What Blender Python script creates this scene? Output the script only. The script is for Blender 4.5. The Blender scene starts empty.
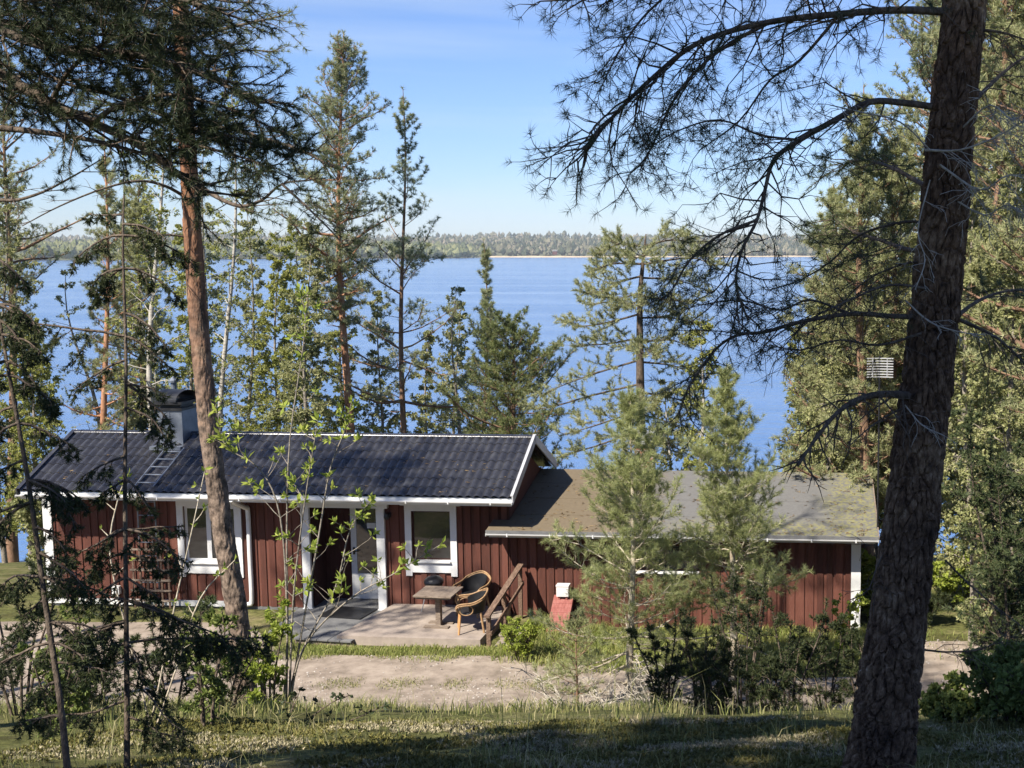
import bpy, math, random
import numpy as np
from math import radians as R, sin, cos, pi
from mathutils import Vector, Matrix

SC = bpy.context.scene
COL = SC.collection
# ---------------------------------------------------------------- camera, sky, sun, exposure
F, PX, PY, EYE = 1200.0, 730.0, 384.0, 7.66
PITCH = math.atan(133 / 1200.0)
cam_d = bpy.data.cameras.new("camera")
cam = bpy.data.objects.new("camera", cam_d); COL.objects.link(cam)
cam_d.sensor_width = 36; cam_d.lens = 36 * F / 1024
cam_d.shift_x = -(PX - 512) / 1024
cam_d.clip_start = 0.05; cam_d.clip_end = 20000
cam.location = (0, 0, EYE); cam.rotation_euler = (pi / 2 - PITCH, 0, 0)
SC.camera = cam
SUN_EL, SUN_AZ = R(47), R(38)            # light travels towards (sin az, cos az)
w = bpy.data.worlds.new("World"); SC.world = w; w.use_nodes = True
nt = w.node_tree; nt.nodes.clear()
sky = nt.nodes.new("ShaderNodeTexSky"); sky.sky_type = 'NISHITA'; sky.sun_disc = False
sky.sun_elevation = SUN_EL; sky.sun_rotation = pi + SUN_AZ
sky.air_density = 1.0; sky.dust_density = 0.3; sky.ozone_density = 2.0; sky.altitude = 50
bg = nt.nodes.new("ShaderNodeBackground"); bg.inputs[1].default_value = 0.068
wo = nt.nodes.new("ShaderNodeOutputWorld")
tn = nt.nodes.new("ShaderNodeMix"); tn.data_type = 'RGBA'; tn.blend_type = 'MULTIPLY'; tn.inputs[0].default_value = 1
tn.inputs[7].default_value = (.72, .855, 1.19, 1)
nt.links.new(sky.outputs[0], tn.inputs[6]); 
tcw = nt.nodes.new("ShaderNodeTexCoord"); mpw = nt.nodes.new("ShaderNodeMapping"); mpw.inputs["Scale"].default_value = (1.2, 1.2, 16); mpw.inputs["Rotation"].default_value = (.03, -.02, 0)
nw = nt.nodes.new("ShaderNodeTexNoise"); nw.inputs["Scale"].default_value = 1.6; nw.inputs["Detail"].default_value = 5; nw.inputs["Roughness"].default_value = .5
rw = nt.nodes.new("ShaderNodeMapRange"); rw.inputs[1].default_value = .52; rw.inputs[2].default_value = .75; rw.inputs[4].default_value = .3
cw_ = nt.nodes.new("ShaderNodeMix"); cw_.data_type = 'RGBA'; cw_.inputs[7].default_value = (5.5, 6.3, 7.2, 1)      # thin high cloud
for a_, b_ in ((tcw.outputs["Generated"], mpw.inputs[0]), (mpw.outputs[0], nw.inputs["Vector"]), (nw.outputs[0], rw.inputs[0]), (rw.outputs[0], cw_.inputs[0]), (tn.outputs[2], cw_.inputs[6]), (cw_.outputs[2], bg.inputs[0])): nt.links.new(a_, b_); nt.links.new(bg.outputs[0], wo.inputs[0])
sd = bpy.data.lights.new("sun", 'SUN'); sd.energy = 5.0; sd.angle = R(0.53); sd.color = (1.0, 0.93, 0.82)
so = bpy.data.objects.new("sun", sd); COL.objects.link(so)
LDIR = Vector((sin(SUN_AZ) * cos(SUN_EL), cos(SUN_AZ) * cos(SUN_EL), -sin(SUN_EL)))
so.rotation_euler = LDIR.to_track_quat('-Z', 'Y').to_euler(); so.location = (-20, -25, 40)
SC.view_settings.view_transform = 'Standard'; SC.view_settings.look = 'None'
SC.view_settings.exposure = 1.06; SC.view_settings.gamma = 1
SC.view_settings.use_curve_mapping = False
SC.render.engine = 'CYCLES'
SC.cycles.max_bounces = 8; SC.cycles.diffuse_bounces = 3; SC.cycles.glossy_bounces = 3
SC.cycles.transmission_bounces = 4; SC.cycles.transparent_max_bounces = 8
SC.cycles.caustics_reflective = False; SC.cycles.caustics_refractive = False
SC.cycles.use_denoising = True

# ---------------------------------------------------------------- helpers
cp, sp = cos(PITCH), sin(PITCH)
def at(x, y, D):
    """a point seen at pixel x, y standing at ground distance D from the eye"""
    dx = x - PX; dy = F * cp + (PY - y) * sp; dz = -F * sp + (PY - y) * cp
    t = D / dy
    return np.array((dx * t, D, EYE + dz * t))

def nrm(v):
    return v / np.maximum(np.linalg.norm(v, axis=-1, keepdims=True), 1e-9)

class MB:
    def __init__(s): s.V = []; s.L = []; s.S = []; s.n = 0
    def add(s, V, Fc):
        V = np.asarray(V, dtype=np.float64).reshape(-1, 3); Fc = np.asarray(Fc, dtype=np.int64)
        s.V.append(V); s.L.append((Fc + s.n).ravel()); s.S.append(np.full(len(Fc), Fc.shape[1])); s.n += len(V)
    def box(s, a, b):
        x0, y0, z0 = a; x1, y1, z1 = b
        s.hexa([(x0,y0,z0),(x1,y0,z0),(x1,y1,z0),(x0,y1,z0),(x0,y0,z1),(x1,y0,z1),(x1,y1,z1),(x0,y1,z1)])
    def hexa(s, V):
        s.add(V, [(0,3,2,1),(4,5,6,7),(0,1,5,4),(1,2,6,5),(2,3,7,6),(3,0,4,7)])
    def beam(s, p, q, w_, h_, up=(0, 0, 1)):
        p = Vector(p); q = Vector(q); d = (q - p).normalized(); u = Vector(up)
        r = d.cross(u).normalized() * w_ / 2; u = r.cross(d).normalized() * h_ / 2
        s.hexa([p-r-u, p+r-u, q+r-u, q-r-u, p-r+u, p+r+u, q+r+u, q-r+u])
    def tube(s, pts, rad, n=6, cap=True):
        V, Fc = tube(pts, rad, n); s.add(V, Fc)
        if cap:
            k = len(V)
            s.add(V[:n], [list(range(n))[::-1]]); s.add(V[k-n:], [list(range(n))])
    def lathe(s, c, prof, n=20):
        a = np.arange(n) * 2 * pi / n
        V = np.concatenate([np.stack([c[0] + r * np.cos(a), c[1] + r * np.sin(a), np.full(n, c[2] + z)], 1) for r, z in prof])
        i = np.arange(n); j = (i + 1) % n
        Fc = np.concatenate([np.stack([k*n+i, k*n+j, (k+1)*n+j, (k+1)*n+i], 1) for k in range(len(prof)-1)])
        s.add(V, Fc)
    def grid(s, G):
        a, b = G.shape[:2]; idx = np.arange(a*b).reshape(a, b)
        s.add(G.reshape(-1, 3), np.stack([idx[:-1,:-1], idx[:-1,1:], idx[1:,1:], idx[1:,:-1]], -1).reshape(-1, 4))
    def build(s, name, mat, parent=None, smooth=False, loc=None, rot=0):
        me = bpy.data.meshes.new(name)
        V = np.concatenate(s.V) if s.V else np.zeros((0, 3)); L = np.concatenate(s.L); S = np.concatenate(s.S)
        me.vertices.add(len(V)); me.vertices.foreach_set("co", V.astype(np.float32).ravel())
        me.loops.add(len(L)); me.loops.foreach_set("vertex_index", L.astype(np.int32))
        me.polygons.add(len(S))
        st = np.concatenate([[0], np.cumsum(S)[:-1]]).astype(np.int32)
        me.polygons.foreach_set("loop_start", st)
        me.update(calc_edges=True); me.validate()
        me.polygons.foreach_set("use_smooth", np.full(len(S), bool(smooth)))
        me.materials.append(mat)
        o = bpy.data.objects.new(name, me); COL.objects.link(o)
        if parent is not None: o.parent = parent
        if loc is not None: o.location = loc
        o.rotation_euler = (0, 0, rot)
        return o

def tube(pts, rad, n=6):
    P = np.asarray(pts, dtype=float); m = len(P)
    rad = np.broadcast_to(np.asarray(rad, dtype=float), (m,))
    T = nrm(np.gradient(P, axis=0))
    a = np.array((0.31, 0.17, 0.93)) if abs(T[0, 2]) < .8 else np.array((0.93, 0.2, 0.1))
    U = np.zeros((m, 3)); u = a
    for i in range(m):
        u = u - T[i] * np.dot(u, T[i]); u = u / max(np.linalg.norm(u), 1e-9); U[i] = u
    W = np.cross(T, U)
    an = np.arange(n) * 2 * pi / n
    V = P[:, None] + rad[:, None, None] * (U[:, None] * np.cos(an)[None, :, None] + W[:, None] * np.sin(an)[None, :, None])
    i = np.arange(n); j = (i + 1) % n
    Fc = np.concatenate([np.stack([k*n+i, k*n+j, (k+1)*n+j, (k+1)*n+i], 1) for k in range(m - 1)])
    return V.reshape(-1, 3), Fc

def spline(pts, k=4):
    """Catmull-Rom through pts, k steps per span"""
    P = np.asarray(pts, dtype=float)
    if len(P) < 3: return np.linspace(P[0], P[-1], k + 1)
    Q = np.vstack([2*P[0]-P[1], P, 2*P[-1]-P[-2]]); out = []
    for i in range(1, len(Q) - 2):
        for t in np.arange(k) / k:
            p0, p1, p2, p3 = Q[i-1:i+3]
            out.append(.5*((2*p1)+(p2-p0)*t+(2*p0-5*p1+4*p2-p3)*t*t+(3*p1-p0-3*p2+p3)*t**3))
    out.append(P[-1]); return np.array(out)

def vnoise(X, Y, s=1.0, seed=0):
    r = np.random.RandomState(seed); o = np.zeros(np.broadcast(X, Y).shape)
    for k in range(7):
        a = r.rand() * 2 * pi; f = (0.6 + r.rand() * 1.6) / s
        o = o + np.sin(f * (X * cos(a) + Y * sin(a)) * 2 + r.rand() * 7 + 1.3 * np.sin(f * (X * sin(a) - Y * cos(a)) + r.rand() * 7))
    return o / 7

def tag(o, label, cat=None, group=None, kind=None):
    if label: o['label'] = label
    if cat: o['category'] = cat
    if group: o['group'] = group
    if kind: o['kind'] = kind
    return o
def thing(name, loc, label, cat, group=None, rot=0):
    o = bpy.data.objects.new(name, None); COL.objects.link(o); o.location = loc; o.rotation_euler = (0, 0, rot)
    o.empty_display_size = .2
    return tag(o, label, cat, group)
def structure(o): o['kind'] = 'structure'; return o

# ---------------------------------------------------------------- materials
def mk(name, cols, scale=3.0, rough=.8, bump=0., bscale=None, stretch=(1, 1, 1), transl=0., island=False, spec=.3, detail=6, metal=0., contrast=(.3, .7), bdist=.02):
    m = bpy.data.materials.new(name); m.use_nodes = True; t = m.node_tree; N = t.nodes; K = t.links
    b = N["Principled BSDF"]; b.inputs["Roughness"].default_value = rough; b.inputs["Metallic"].default_value = metal
    b.inputs["Specular IOR Level"].default_value = spec
    tc = N.new("ShaderNodeTexCoord"); mp = N.new("ShaderNodeMapping"); mp.inputs["Scale"].default_value = stretch
    K.new(tc.outputs["Object"], mp.inputs["Vector"])
    no = N.new("ShaderNodeTexNoise"); no.inputs["Scale"].default_value = scale; no.inputs["Detail"].default_value = detail; no.inputs["Roughness"].default_value = .65
    K.new(mp.outputs[0], no.inputs["Vector"])
    rp = N.new("ShaderNodeValToRGB"); e = rp.color_ramp.elements
    lo, hi = contrast
    e[0].position = lo; e[0].color = (*cols[0], 1); e[1].position = hi; e[1].color = (*cols[-1], 1)
    for i, c in enumerate(cols[1:-1]):
        x = e.new(lo + (hi - lo) * (i + 1) / (len(cols) - 1)); x.color = (*c, 1)
    if island:
        g = N.new("ShaderNodeNewGeometry"); ma = N.new("ShaderNodeMath"); ma.operation = 'MULTIPLY_ADD'
        ma.inputs[1].default_value = .5; mb = N.new("ShaderNodeMath"); mb.operation = 'MULTIPLY'; mb.inputs[1].default_value = .5
        K.new(no.outputs["Fac"], mb.inputs[0]); K.new(g.outputs["Random Per Island"], ma.inputs[0]); K.new(mb.outputs[0], ma.inputs[2])
        K.new(ma.outputs[0], rp.inputs[0])
    else: K.new(no.outputs["Fac"], rp.inputs[0])
    K.new(rp.outputs[0], b.inputs["Base Color"])
    if bump:
        n2 = N.new("ShaderNodeTexNoise"); n2.inputs["Scale"].default_value = bscale or scale * 4; n2.inputs["Detail"].default_value = 5
        K.new(mp.outputs[0], n2.inputs["Vector"])
        bp = N.new("ShaderNodeBump"); bp.inputs["Strength"].default_value = bump; bp.inputs["Distance"].default_value = bdist
        K.new(n2.outputs["Fac"], bp.inputs["Height"]); K.new(bp.outputs[0], b.inputs["Normal"])
    if transl:
        tr = N.new("ShaderNodeBsdfTranslucent"); mx = N.new("ShaderNodeMixShader"); mx.inputs[0].default_value = transl
        K.new(rp.outputs[0], tr.inputs[0]); K.new(b.outputs[0], mx.inputs[1]); K.new(tr.outputs[0], mx.inputs[2])
        K.new(mx.outputs[0], N["Material Output"].inputs[0])
    return m

M = {}
def leafmat(name, cols, transl=.4, rough=.6): return mk(name, cols, scale=.9, rough=rough, island=True, transl=transl, spec=.25, contrast=(.2, .8))
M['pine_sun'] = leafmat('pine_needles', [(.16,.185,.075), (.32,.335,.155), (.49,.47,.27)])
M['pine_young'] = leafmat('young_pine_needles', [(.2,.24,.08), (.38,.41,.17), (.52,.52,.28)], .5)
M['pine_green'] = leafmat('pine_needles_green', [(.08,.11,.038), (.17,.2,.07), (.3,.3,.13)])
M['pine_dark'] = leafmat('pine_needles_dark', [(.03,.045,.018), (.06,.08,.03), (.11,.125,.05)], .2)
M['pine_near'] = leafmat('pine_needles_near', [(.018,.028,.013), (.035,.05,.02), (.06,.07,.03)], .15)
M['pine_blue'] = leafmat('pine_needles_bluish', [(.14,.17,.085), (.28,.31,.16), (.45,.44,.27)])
M['juniper'] = leafmat('juniper_needles', [(.02,.029,.012), (.042,.056,.021), (.1,.11,.04)], .3)
M['birch_leaf'] = leafmat('birch_leaves', [(.18,.2,.045), (.3,.32,.08), (.45,.43,.15)], .4)
M['pale_leaf'] = leafmat('pale_leaves', [(.17,.19,.07), (.28,.29,.12), (.42,.4,.2)], .35)
M['lime_leaf'] = leafmat('young_lime_leaves', [(.2,.26,.04), (.3,.36,.06), (.42,.45,.1)], .45)
M['bush_leaf'] = leafmat('bush_leaves', [(.07,.1,.025), (.15,.19,.045), (.3,.33,.1)], .35)
M['bark_pine'] = mk('orange_pine_bark', [(.05,.03,.02), (.17,.08,.045), (.28,.13,.065), (.36,.24,.16)], 7, .9, .9, 26, (1, 1, .45), contrast=(.32, .68))
def scots_bark():
    m = bpy.data.materials['orange_pine_bark'].copy(); m.name = 'leaning_pine_bark'; N = m.node_tree.nodes; K = m.node_tree.links
    b = N["Principled BSDF"]; old = b.inputs["Base Color"].links[0].from_socket
    tc = [n for n in N if n.type == 'TEX_COORD'][0]; sx = N.new("ShaderNodeSeparateXYZ"); K.new(tc.outputs["Object"], sx.inputs[0])
    no = N.new("ShaderNodeTexNoise"); no.inputs["Scale"].default_value = 9; no.inputs["Detail"].default_value = 6; no.inputs["Roughness"].default_value = .7; K.new(tc.outputs["Object"], no.inputs["Vector"])
    ad = N.new("ShaderNodeMath"); ad.operation = 'MULTIPLY_ADD'; ad.inputs[1].default_value = 4.0; K.new(no.outputs[0], ad.inputs[0]); K.new(sx.outputs[2], ad.inputs[2])
    mr = N.new("ShaderNodeMapRange"); mr.inputs[1].default_value = 5.6; mr.inputs[2].default_value = 8.8; K.new(ad.outputs[0], mr.inputs[0])
    rp = N.new("ShaderNodeValToRGB"); e = rp.color_ramp.elements; e[0].position = .38; e[0].color = (.05,.036,.028,1); e[1].position = .62; e[1].color = (.25,.185,.14,1); K.new(no.outputs[0], rp.inputs[0])
    mx = N.new("ShaderNodeMix"); mx.data_type = 'RGBA'; K.new(mr.outputs[0], mx.inputs[0]); K.new(rp.outputs[0], mx.inputs[6]); K.new(old, mx.inputs[7]); K.new(mx.outputs[2], b.inputs["Base Color"])
    return m
M['bark_lean'] = scots_bark()
M['bark_orange'] = mk('bright_orange_pine_bark', [(.16,.08,.045), (.36,.18,.1), (.5,.3,.19)], 6, .9, .6, 20, (1, 1, .4))
M['bark_far'] = mk('brown_pine_bark', [(.08,.055,.04), (.2,.12,.075), (.28,.17,.11)], 6, .9, .6, 20, (1, 1, .4))
M['bark_near'] = mk('dark_pine_bark', [(.016,.011,.008), (.082,.05,.029), (.15,.1,.063), (.27,.205,.145)], 24, .92, 1.0, 90, (1, 1, .6), contrast=(.3, .72), bdist=.008)
def bark_tone(m):
    N = m.node_tree.nodes; K = m.node_tree.links; b = N["Principled BSDF"]; old = b.inputs["Base Color"].links[0].from_socket
    tc = [n for n in N if n.type == 'TEX_COORD'][0]; no = N.new("ShaderNodeTexNoise"); no.inputs["Scale"].default_value = 2.6; no.inputs["Detail"].default_value = 7; no.inputs["Roughness"].default_value = .7; K.new(tc.outputs["Object"], no.inputs["Vector"])
    rp = N.new("ShaderNodeValToRGB"); e = rp.color_ramp.elements; e[0].position = .35; e[0].color = (.55,.5,.5,1); e[1].position = .7; e[1].color = (1.7,1.75,1.7,1); K.new(no.outputs[0], rp.inputs[0])
    x = e.new(.52); x.color = (1.05,.97,.92,1)
    mx = N.new("ShaderNodeMix"); mx.data_type = 'RGBA'; mx.blend_type = 'MULTIPLY'; mx.inputs[0].default_value = 1; K.new(old, mx.inputs[6]); K.new(rp.outputs[0], mx.inputs[7]); K.new(mx.outputs[2], b.inputs["Base Color"])
bark_tone(M['bark_near'])
M['limb'] = mk('grey_brown_limb', [(.04,.03,.024), (.1,.075,.055), (.17,.135,.1)], 20, .9, .8, 70, (1, 1, .5))
M['dead'] = mk('dead_grey_wood', [(.2,.17,.13), (.36,.32,.26), (.5,.46,.4)], 14, .9, .5, 60)
M['bark_birch'] = mk('white_birch_bark', [(.05,.042,.036), (.27,.245,.205), (.4,.37,.32)], 5, .7, .4, 20, (.6, .6, 2.2), contrast=(.36, .5))
M['bark_grey'] = mk('grey_sapling_bark', [(.1,.085,.065), (.22,.19,.15), (.34,.3,.25)], 16, .85, .5, 50)
M['bark_pale'] = mk('pale_sapling_bark', [(.25,.2,.14), (.42,.36,.27), (.55,.5,.4)], 12, .85, .5, 50)
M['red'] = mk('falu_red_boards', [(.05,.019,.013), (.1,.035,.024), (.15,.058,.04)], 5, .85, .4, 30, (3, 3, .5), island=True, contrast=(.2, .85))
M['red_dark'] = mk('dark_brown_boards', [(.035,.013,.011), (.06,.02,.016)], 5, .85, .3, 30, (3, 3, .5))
M['white'] = mk('white_paint', [(.42,.42,.4), (.58,.58,.57), (.62,.62,.61)], 4, .55, .12, 40, contrast=(.2, .6))
M['tile'] = mk('dark_roof_sheet', [(.02,.02,.023), (.032,.032,.037), (.055,.055,.058)], 3.5, .24, .15, 25, spec=.55)
M['metal'] = mk('galvanised_sheet', [(.13,.15,.18), (.23,.25,.29)], 3, .42, .1, 20, metal=.5)
M['black'] = mk('black_metal', [(.012,.012,.013), (.025,.025,.027)], 8, .4, .1, 30)
M['alu'] = mk('aluminium', [(.36,.36,.36), (.48,.48,.48)], 8, .5, .0, 30, metal=.4)
M['pane'] = mk('window_glass', [(.012,.014,.015), (.02,.023,.024)], 1.2, .03, spec=1.0)
M['wood_old'] = mk('weathered_wood', [(.1,.075,.055), (.2,.155,.12), (.32,.26,.2)], 6, .85, .5, 40, (1, 6, 6))
M['rattan'] = mk('rattan', [(.2,.12,.06), (.33,.2,.1), (.42,.28,.15)], 12, .55, .3, 60)
M['pine_leg'] = mk('orange_wood', [(.4,.2,.08), (.55,.3,.13)], 10, .5, .2, 40)
M['terrace'] = mk('terrace_concrete', [(.2,.165,.14), (.29,.24,.2), (.36,.3,.25)], 2.2, .9, .35, 50)
M['paving'] = mk('dark_paving', [(.08,.08,.082), (.13,.13,.13), (.18,.175,.165)], 3, .9, .4, 40)
M['ramp'] = mk('faded_red_planks', [(.19,.06,.05), (.27,.095,.08), (.32,.14,.12)], 5, .8, .4, 30, (4, 1, 1))
M['rail'] = mk('brown_rail_wood', [(.07,.04,.028), (.15,.095,.065), (.25,.17,.12)], 6, .85, .4, 40, (6, 1, 6))
def mat_lines(name, base, dark, axis, pitch, **k):
    m = mk(name, base, **k); return m

def brick_mat():
    m = bpy.data.materials.new('chimney_brick'); m.use_nodes = True; N = m.node_tree.nodes; K = m.node_tree.links
    b = N["Principled BSDF"]; b.inputs["Roughness"].default_value = .9
    tc = N.new("ShaderNodeTexCoord"); mp = N.new("ShaderNodeMapping"); mp.inputs["Rotation"].default_value = (pi/2, 0, 0)
    br = N.new("ShaderNodeTexBrick"); br.inputs["Scale"].default_value = 1; br.inputs["Brick Width"].default_value = .26; br.inputs["Row Height"].default_value = .085
    br.inputs["Mortar Size"].default_value = .012
    br.inputs["Color1"].default_value = (.3,.13,.08,1); br.inputs["Color2"].default_value = (.4,.22,.14,1); br.inputs["Mortar"].default_value = (.4,.37,.33,1)
    K.new(tc.outputs["Object"], mp.inputs[0]); K.new(mp.outputs[0], br.inputs[0]); K.new(br.outputs[0], b.inputs["Base Color"])
    return m
M['brick'] = brick_mat()

def ground_mat():
    m = bpy.data.materials.new('forest_ground'); m.use_nodes = True; N = m.node_tree.nodes; K = m.node_tree.links
    b = N["Principled BSDF"]; b.inputs["Roughness"].default_value = .95; b.inputs["Specular IOR Level"].default_value = .1
    tc = N.new("ShaderNodeTexCoord")
    def noise(s, d=8, r=.65):
        n = N.new("ShaderNodeTexNoise"); n.inputs["Scale"].default_value = s; n.inputs["Detail"].default_value = d; n.inputs["Roughness"].default_value = r
        K.new(tc.outputs["Object"], n.inputs["Vector"]); return n
    n1 = noise(.9); n2 = noise(9, 6, .7); n3 = noise(60, 4)
    r1 = N.new("ShaderNodeValToRGB"); e = r1.color_ramp.elements
    e[0].position = .35; e[0].color = (.075,.07,.028,1); e[1].position = .7; e[1].color = (.24,.2,.11,1)
    x = e.new(.5); x.color = (.13,.135,.045,1)
    r2 = N.new("ShaderNodeValToRGB"); e = r2.color_ramp.elements
    e[0].position = .35; e[0].color = (.35,.35,.35,1); e[1].position = .65; e[1].color = (1.3,1.3,1.25,1)
    K.new(n1.outputs[0], r1.inputs[0]); K.new(n2.outputs[0], r2.inputs[0])
    mx = N.new("ShaderNodeMix"); mx.data_type = 'RGBA'; mx.blend_type = 'MULTIPLY'; mx.inputs[0].default_value = .8
    K.new(r1.outputs[0], mx.inputs[6]); K.new(r2.outputs[0], mx.inputs[7]); K.new(mx.outputs[2], b.inputs["Base Color"])
    bp = N.new("ShaderNodeBump"); bp.inputs["Strength"].default_value = .8; bp.inputs["Distance"].default_value = .03
    ad = N.new("ShaderNodeMath"); K.new(n2.outputs[0], ad.inputs[0]); K.new(n3.outputs[0], ad.inputs[1])
    K.new(ad.outputs[0], bp.inputs["Height"]); K.new(bp.outputs[0], b.inputs["Normal"])
    return m
M['ground'] = ground_mat()
M['gravel'] = mk('sandy_gravel', [(.15,.12,.09), (.26,.21,.165), (.36,.3,.24)], 2.6, .95, .5, 90, detail=10)
M['grass'] = leafmat('dry_and_green_grass', [(.1,.13,.035), (.2,.22,.07), (.33,.31,.13), (.5,.43,.25)], .35)
M['grass_green'] = leafmat('fresh_grass', [(.15,.2,.045), (.28,.31,.085), (.45,.42,.18)], .4)
M['lichen'] = leafmat('pale_lichen', [(.16,.145,.08), (.3,.265,.16), (.47,.41,.27)], .1)
M['moss'] = leafmat('heath_moss', [(.07,.07,.018), (.14,.135,.035), (.24,.2,.075)], .1)

def water_mat():
    m = bpy.data.materials.new('lake_water'); m.use_nodes = True; N = m.node_tree.nodes; K = m.node_tree.links
    b = N["Principled BSDF"]; b.inputs["Base Color"].default_value = (.08,.16,.33,1); b.inputs["Roughness"].default_value = .12
    b.inputs["IOR"].default_value = 1.333
    tc = N.new("ShaderNodeTexCoord")
    mp = N.new("ShaderNodeMapping"); mp.inputs["Scale"].default_value = (.45, 1, 1); K.new(tc.outputs["Object"], mp.inputs[0])
    n = N.new("ShaderNodeTexNoise"); n.inputs["Scale"].default_value = 1.4; n.inputs["Detail"].default_value = 5; n.inputs["Roughness"].default_value = .6
    n2 = N.new("ShaderNodeTexNoise"); n2.inputs["Scale"].default_value = .18; n2.inputs["Detail"].default_value = 3
    K.new(mp.outputs[0], n.inputs["Vector"]); K.new(mp.outputs[0], n2.inputs["Vector"])
    ad = N.new("ShaderNodeMath"); ad.operation = 'MULTIPLY_ADD'; ad.inputs[1].default_value = 1.5
    K.new(n2.outputs[0], ad.inputs[0]); K.new(n.outputs[0], ad.inputs[2])
    m3 = N.new("ShaderNodeMapping"); m3.inputs["Scale"].default_value = (.006, .035, 1); K.new(tc.outputs["Object"], m3.inputs[0])
    n3 = N.new("ShaderNodeTexNoise"); n3.inputs["Scale"].default_value = 1; n3.inputs["Detail"].default_value = 6; n3.inputs["Roughness"].default_value = .65; K.new(m3.outputs[0], n3.inputs["Vector"])
    mr = N.new("ShaderNodeMapRange"); mr.inputs[1].default_value = .35; mr.inputs[2].default_value = .65; mr.inputs[3].default_value = .25; mr.inputs[4].default_value = 1.0; K.new(n3.outputs[0], mr.inputs[0])
    bp = N.new("ShaderNodeBump"); bp.inputs["Distance"].default_value = .4; K.new(mr.outputs[0], bp.inputs["Strength"])
    cm = N.new("ShaderNodeMix"); cm.data_type = 'RGBA'; cm.inputs[6].default_value = (.12,.2,.37,1); cm.inputs[7].default_value = (.055,.135,.31,1); K.new(mr.outputs[0], cm.inputs[0]); K.new(cm.outputs[2], b.inputs["Base Color"])
    K.new(ad.outputs[0], bp.inputs["Height"]); K.new(bp.outputs[0], b.inputs["Normal"])
    return m
M['water'] = water_mat()

def roof_felt():
    m = bpy.data.materials.new('roofing_felt_with_moss'); m.use_nodes = True; N = m.node_tree.nodes; K = m.node_tree.links
    b = N["Principled BSDF"]; b.inputs["Roughness"].default_value = .8; b.inputs["Specular IOR Level"].default_value = .3
    tc = N.new("ShaderNodeTexCoord"); sx = N.new("ShaderNodeSeparateXYZ"); K.new(tc.outputs["Object"], sx.inputs[0])
    n = N.new("ShaderNodeTexNoise"); n.inputs["Scale"].default_value = 1.3; n.inputs["Detail"].default_value = 7; K.new(tc.outputs["Object"], n.inputs["Vector"])
    n2 = N.new("ShaderNodeTexNoise"); n2.inputs["Scale"].default_value = 14; n2.inputs["Detail"].default_value = 6; K.new(tc.outputs["Object"], n2.inputs["Vector"])
    def math_(op, a, bb, c=None):
        x = N.new("ShaderNodeMath"); x.operation = op
        for i, v in enumerate((a, bb, c)):
            if v is None: continue
            if isinstance(v, (int, float)): x.inputs[i].default_value = v
            else: K.new(v, x.inputs[i])
        return x.outputs[0]
    def ss(v, lo, hi):
        r = N.new("ShaderNodeMapRange"); r.interpolation_type = 'SMOOTHSTEP'; r.inputs[1].default_value = lo; r.inputs[2].default_value = hi; K.new(v, r.inputs[0]); return r.outputs[0]
    wob = math_('MULTIPLY_ADD', n.outputs[0], 1.6, -.8)
    ux = math_('ADD', sx.outputs[0], wob)
    grey = ss(ux, 3.6, 5.4)
    c1 = N.new("ShaderNodeMix"); c1.data_type = 'RGBA'; c1.inputs[6].default_value = (.16,.125,.08,1); c1.inputs[7].default_value = (.155,.15,.14,1); K.new(grey, c1.inputs[0])
    vy = math_('MULTIPLY_ADD', wob, .7, sx.outputs[1])
    lowm = math_('SUBTRACT', 1.0, ss(vy, -.3, .5))
    topm = ss(vy, 2.5, 3.1)
    rm = ss(math_('MULTIPLY_ADD', wob, .6, sx.outputs[0]), 8.3, 8.9)
    lowm = math_('MULTIPLY', lowm, ss(ux, 4.6, 6.2))
    topm = math_('MULTIPLY', topm, ss(ux, 5.5, 6.5))
    mo = math_('MAXIMUM', math_('MAXIMUM', lowm, topm), rm)
    mo = math_('MULTIPLY', mo, ss(n2.outputs[0], .38, .62))
    c2 = N.new("ShaderNodeMix"); c2.data_type = 'RGBA'; c2.inputs[7].default_value = (.22,.205,.095,1); K.new(c1.outputs[2], c2.inputs[6]); K.new(mo, c2.inputs[0])
    sp_ = N.new("ShaderNodeMix"); sp_.data_type = 'RGBA'; sp_.blend_type = 'MULTIPLY'; sp_.inputs[0].default_value = .35
    K.new(c2.outputs[2], sp_.inputs[6]); K.new(n2.outputs[0], sp_.inputs[7]); K.new(sp_.outputs[2], b.inputs["Base Color"])
    bp = N.new("ShaderNodeBump"); bp.inputs["Strength"].default_value = .3; bp.inputs["Distance"].default_value = .01; K.new(n2.outputs[0], bp.inputs["Height"]); K.new(bp.outputs[0], b.inputs["Normal"])
    return m
M['felt'] = roof_felt()

# ---------------------------------------------------------------- ground, path, lake, far shore
def sstep(x, a, b):
    t = np.clip((x - a) / (b - a), 0, 1); return t * t * (3 - 2 * t)
def gh(X, Y):
    X = np.asarray(X, float); Y = np.asarray(Y, float)
    z = np.interp(Y, [-30, -12, 0, 7, 9, 11, 15, 18, 19.6, 21, 26, 29, 36, 46, 60, 90], [8.5, 7.4, 5.95, 4.5, 3.9, 3.28, 1.72, .45, -.08, -.17, -.2, -.5, -2.2, -4.3, -7, -9])
    z = z - .24 * sstep(X, -4.2, -2) * sstep(Y, 17, 22) * (1 - sstep(Y, 27, 30))
    z = z + .05 * vnoise(X, Y, 1.1, 3) * (1 - sstep(Y, 18, 20)) + .03 * vnoise(X, Y, .35, 4) * (1 - sstep(Y, 16, 19))
    z = z + .5 * vnoise(X, Y, 9, 5) * sstep(Y, 30, 38)
    return z
gx = np.concatenate([np.arange(-90, -20, 2.0), np.arange(-20, 12, .16), np.arange(12, 80, 2.0)])
gy = np.concatenate([np.arange(-30, 3, 1.5), np.arange(3, 30, .12), np.arange(30, 92, 1.0)])
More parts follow.
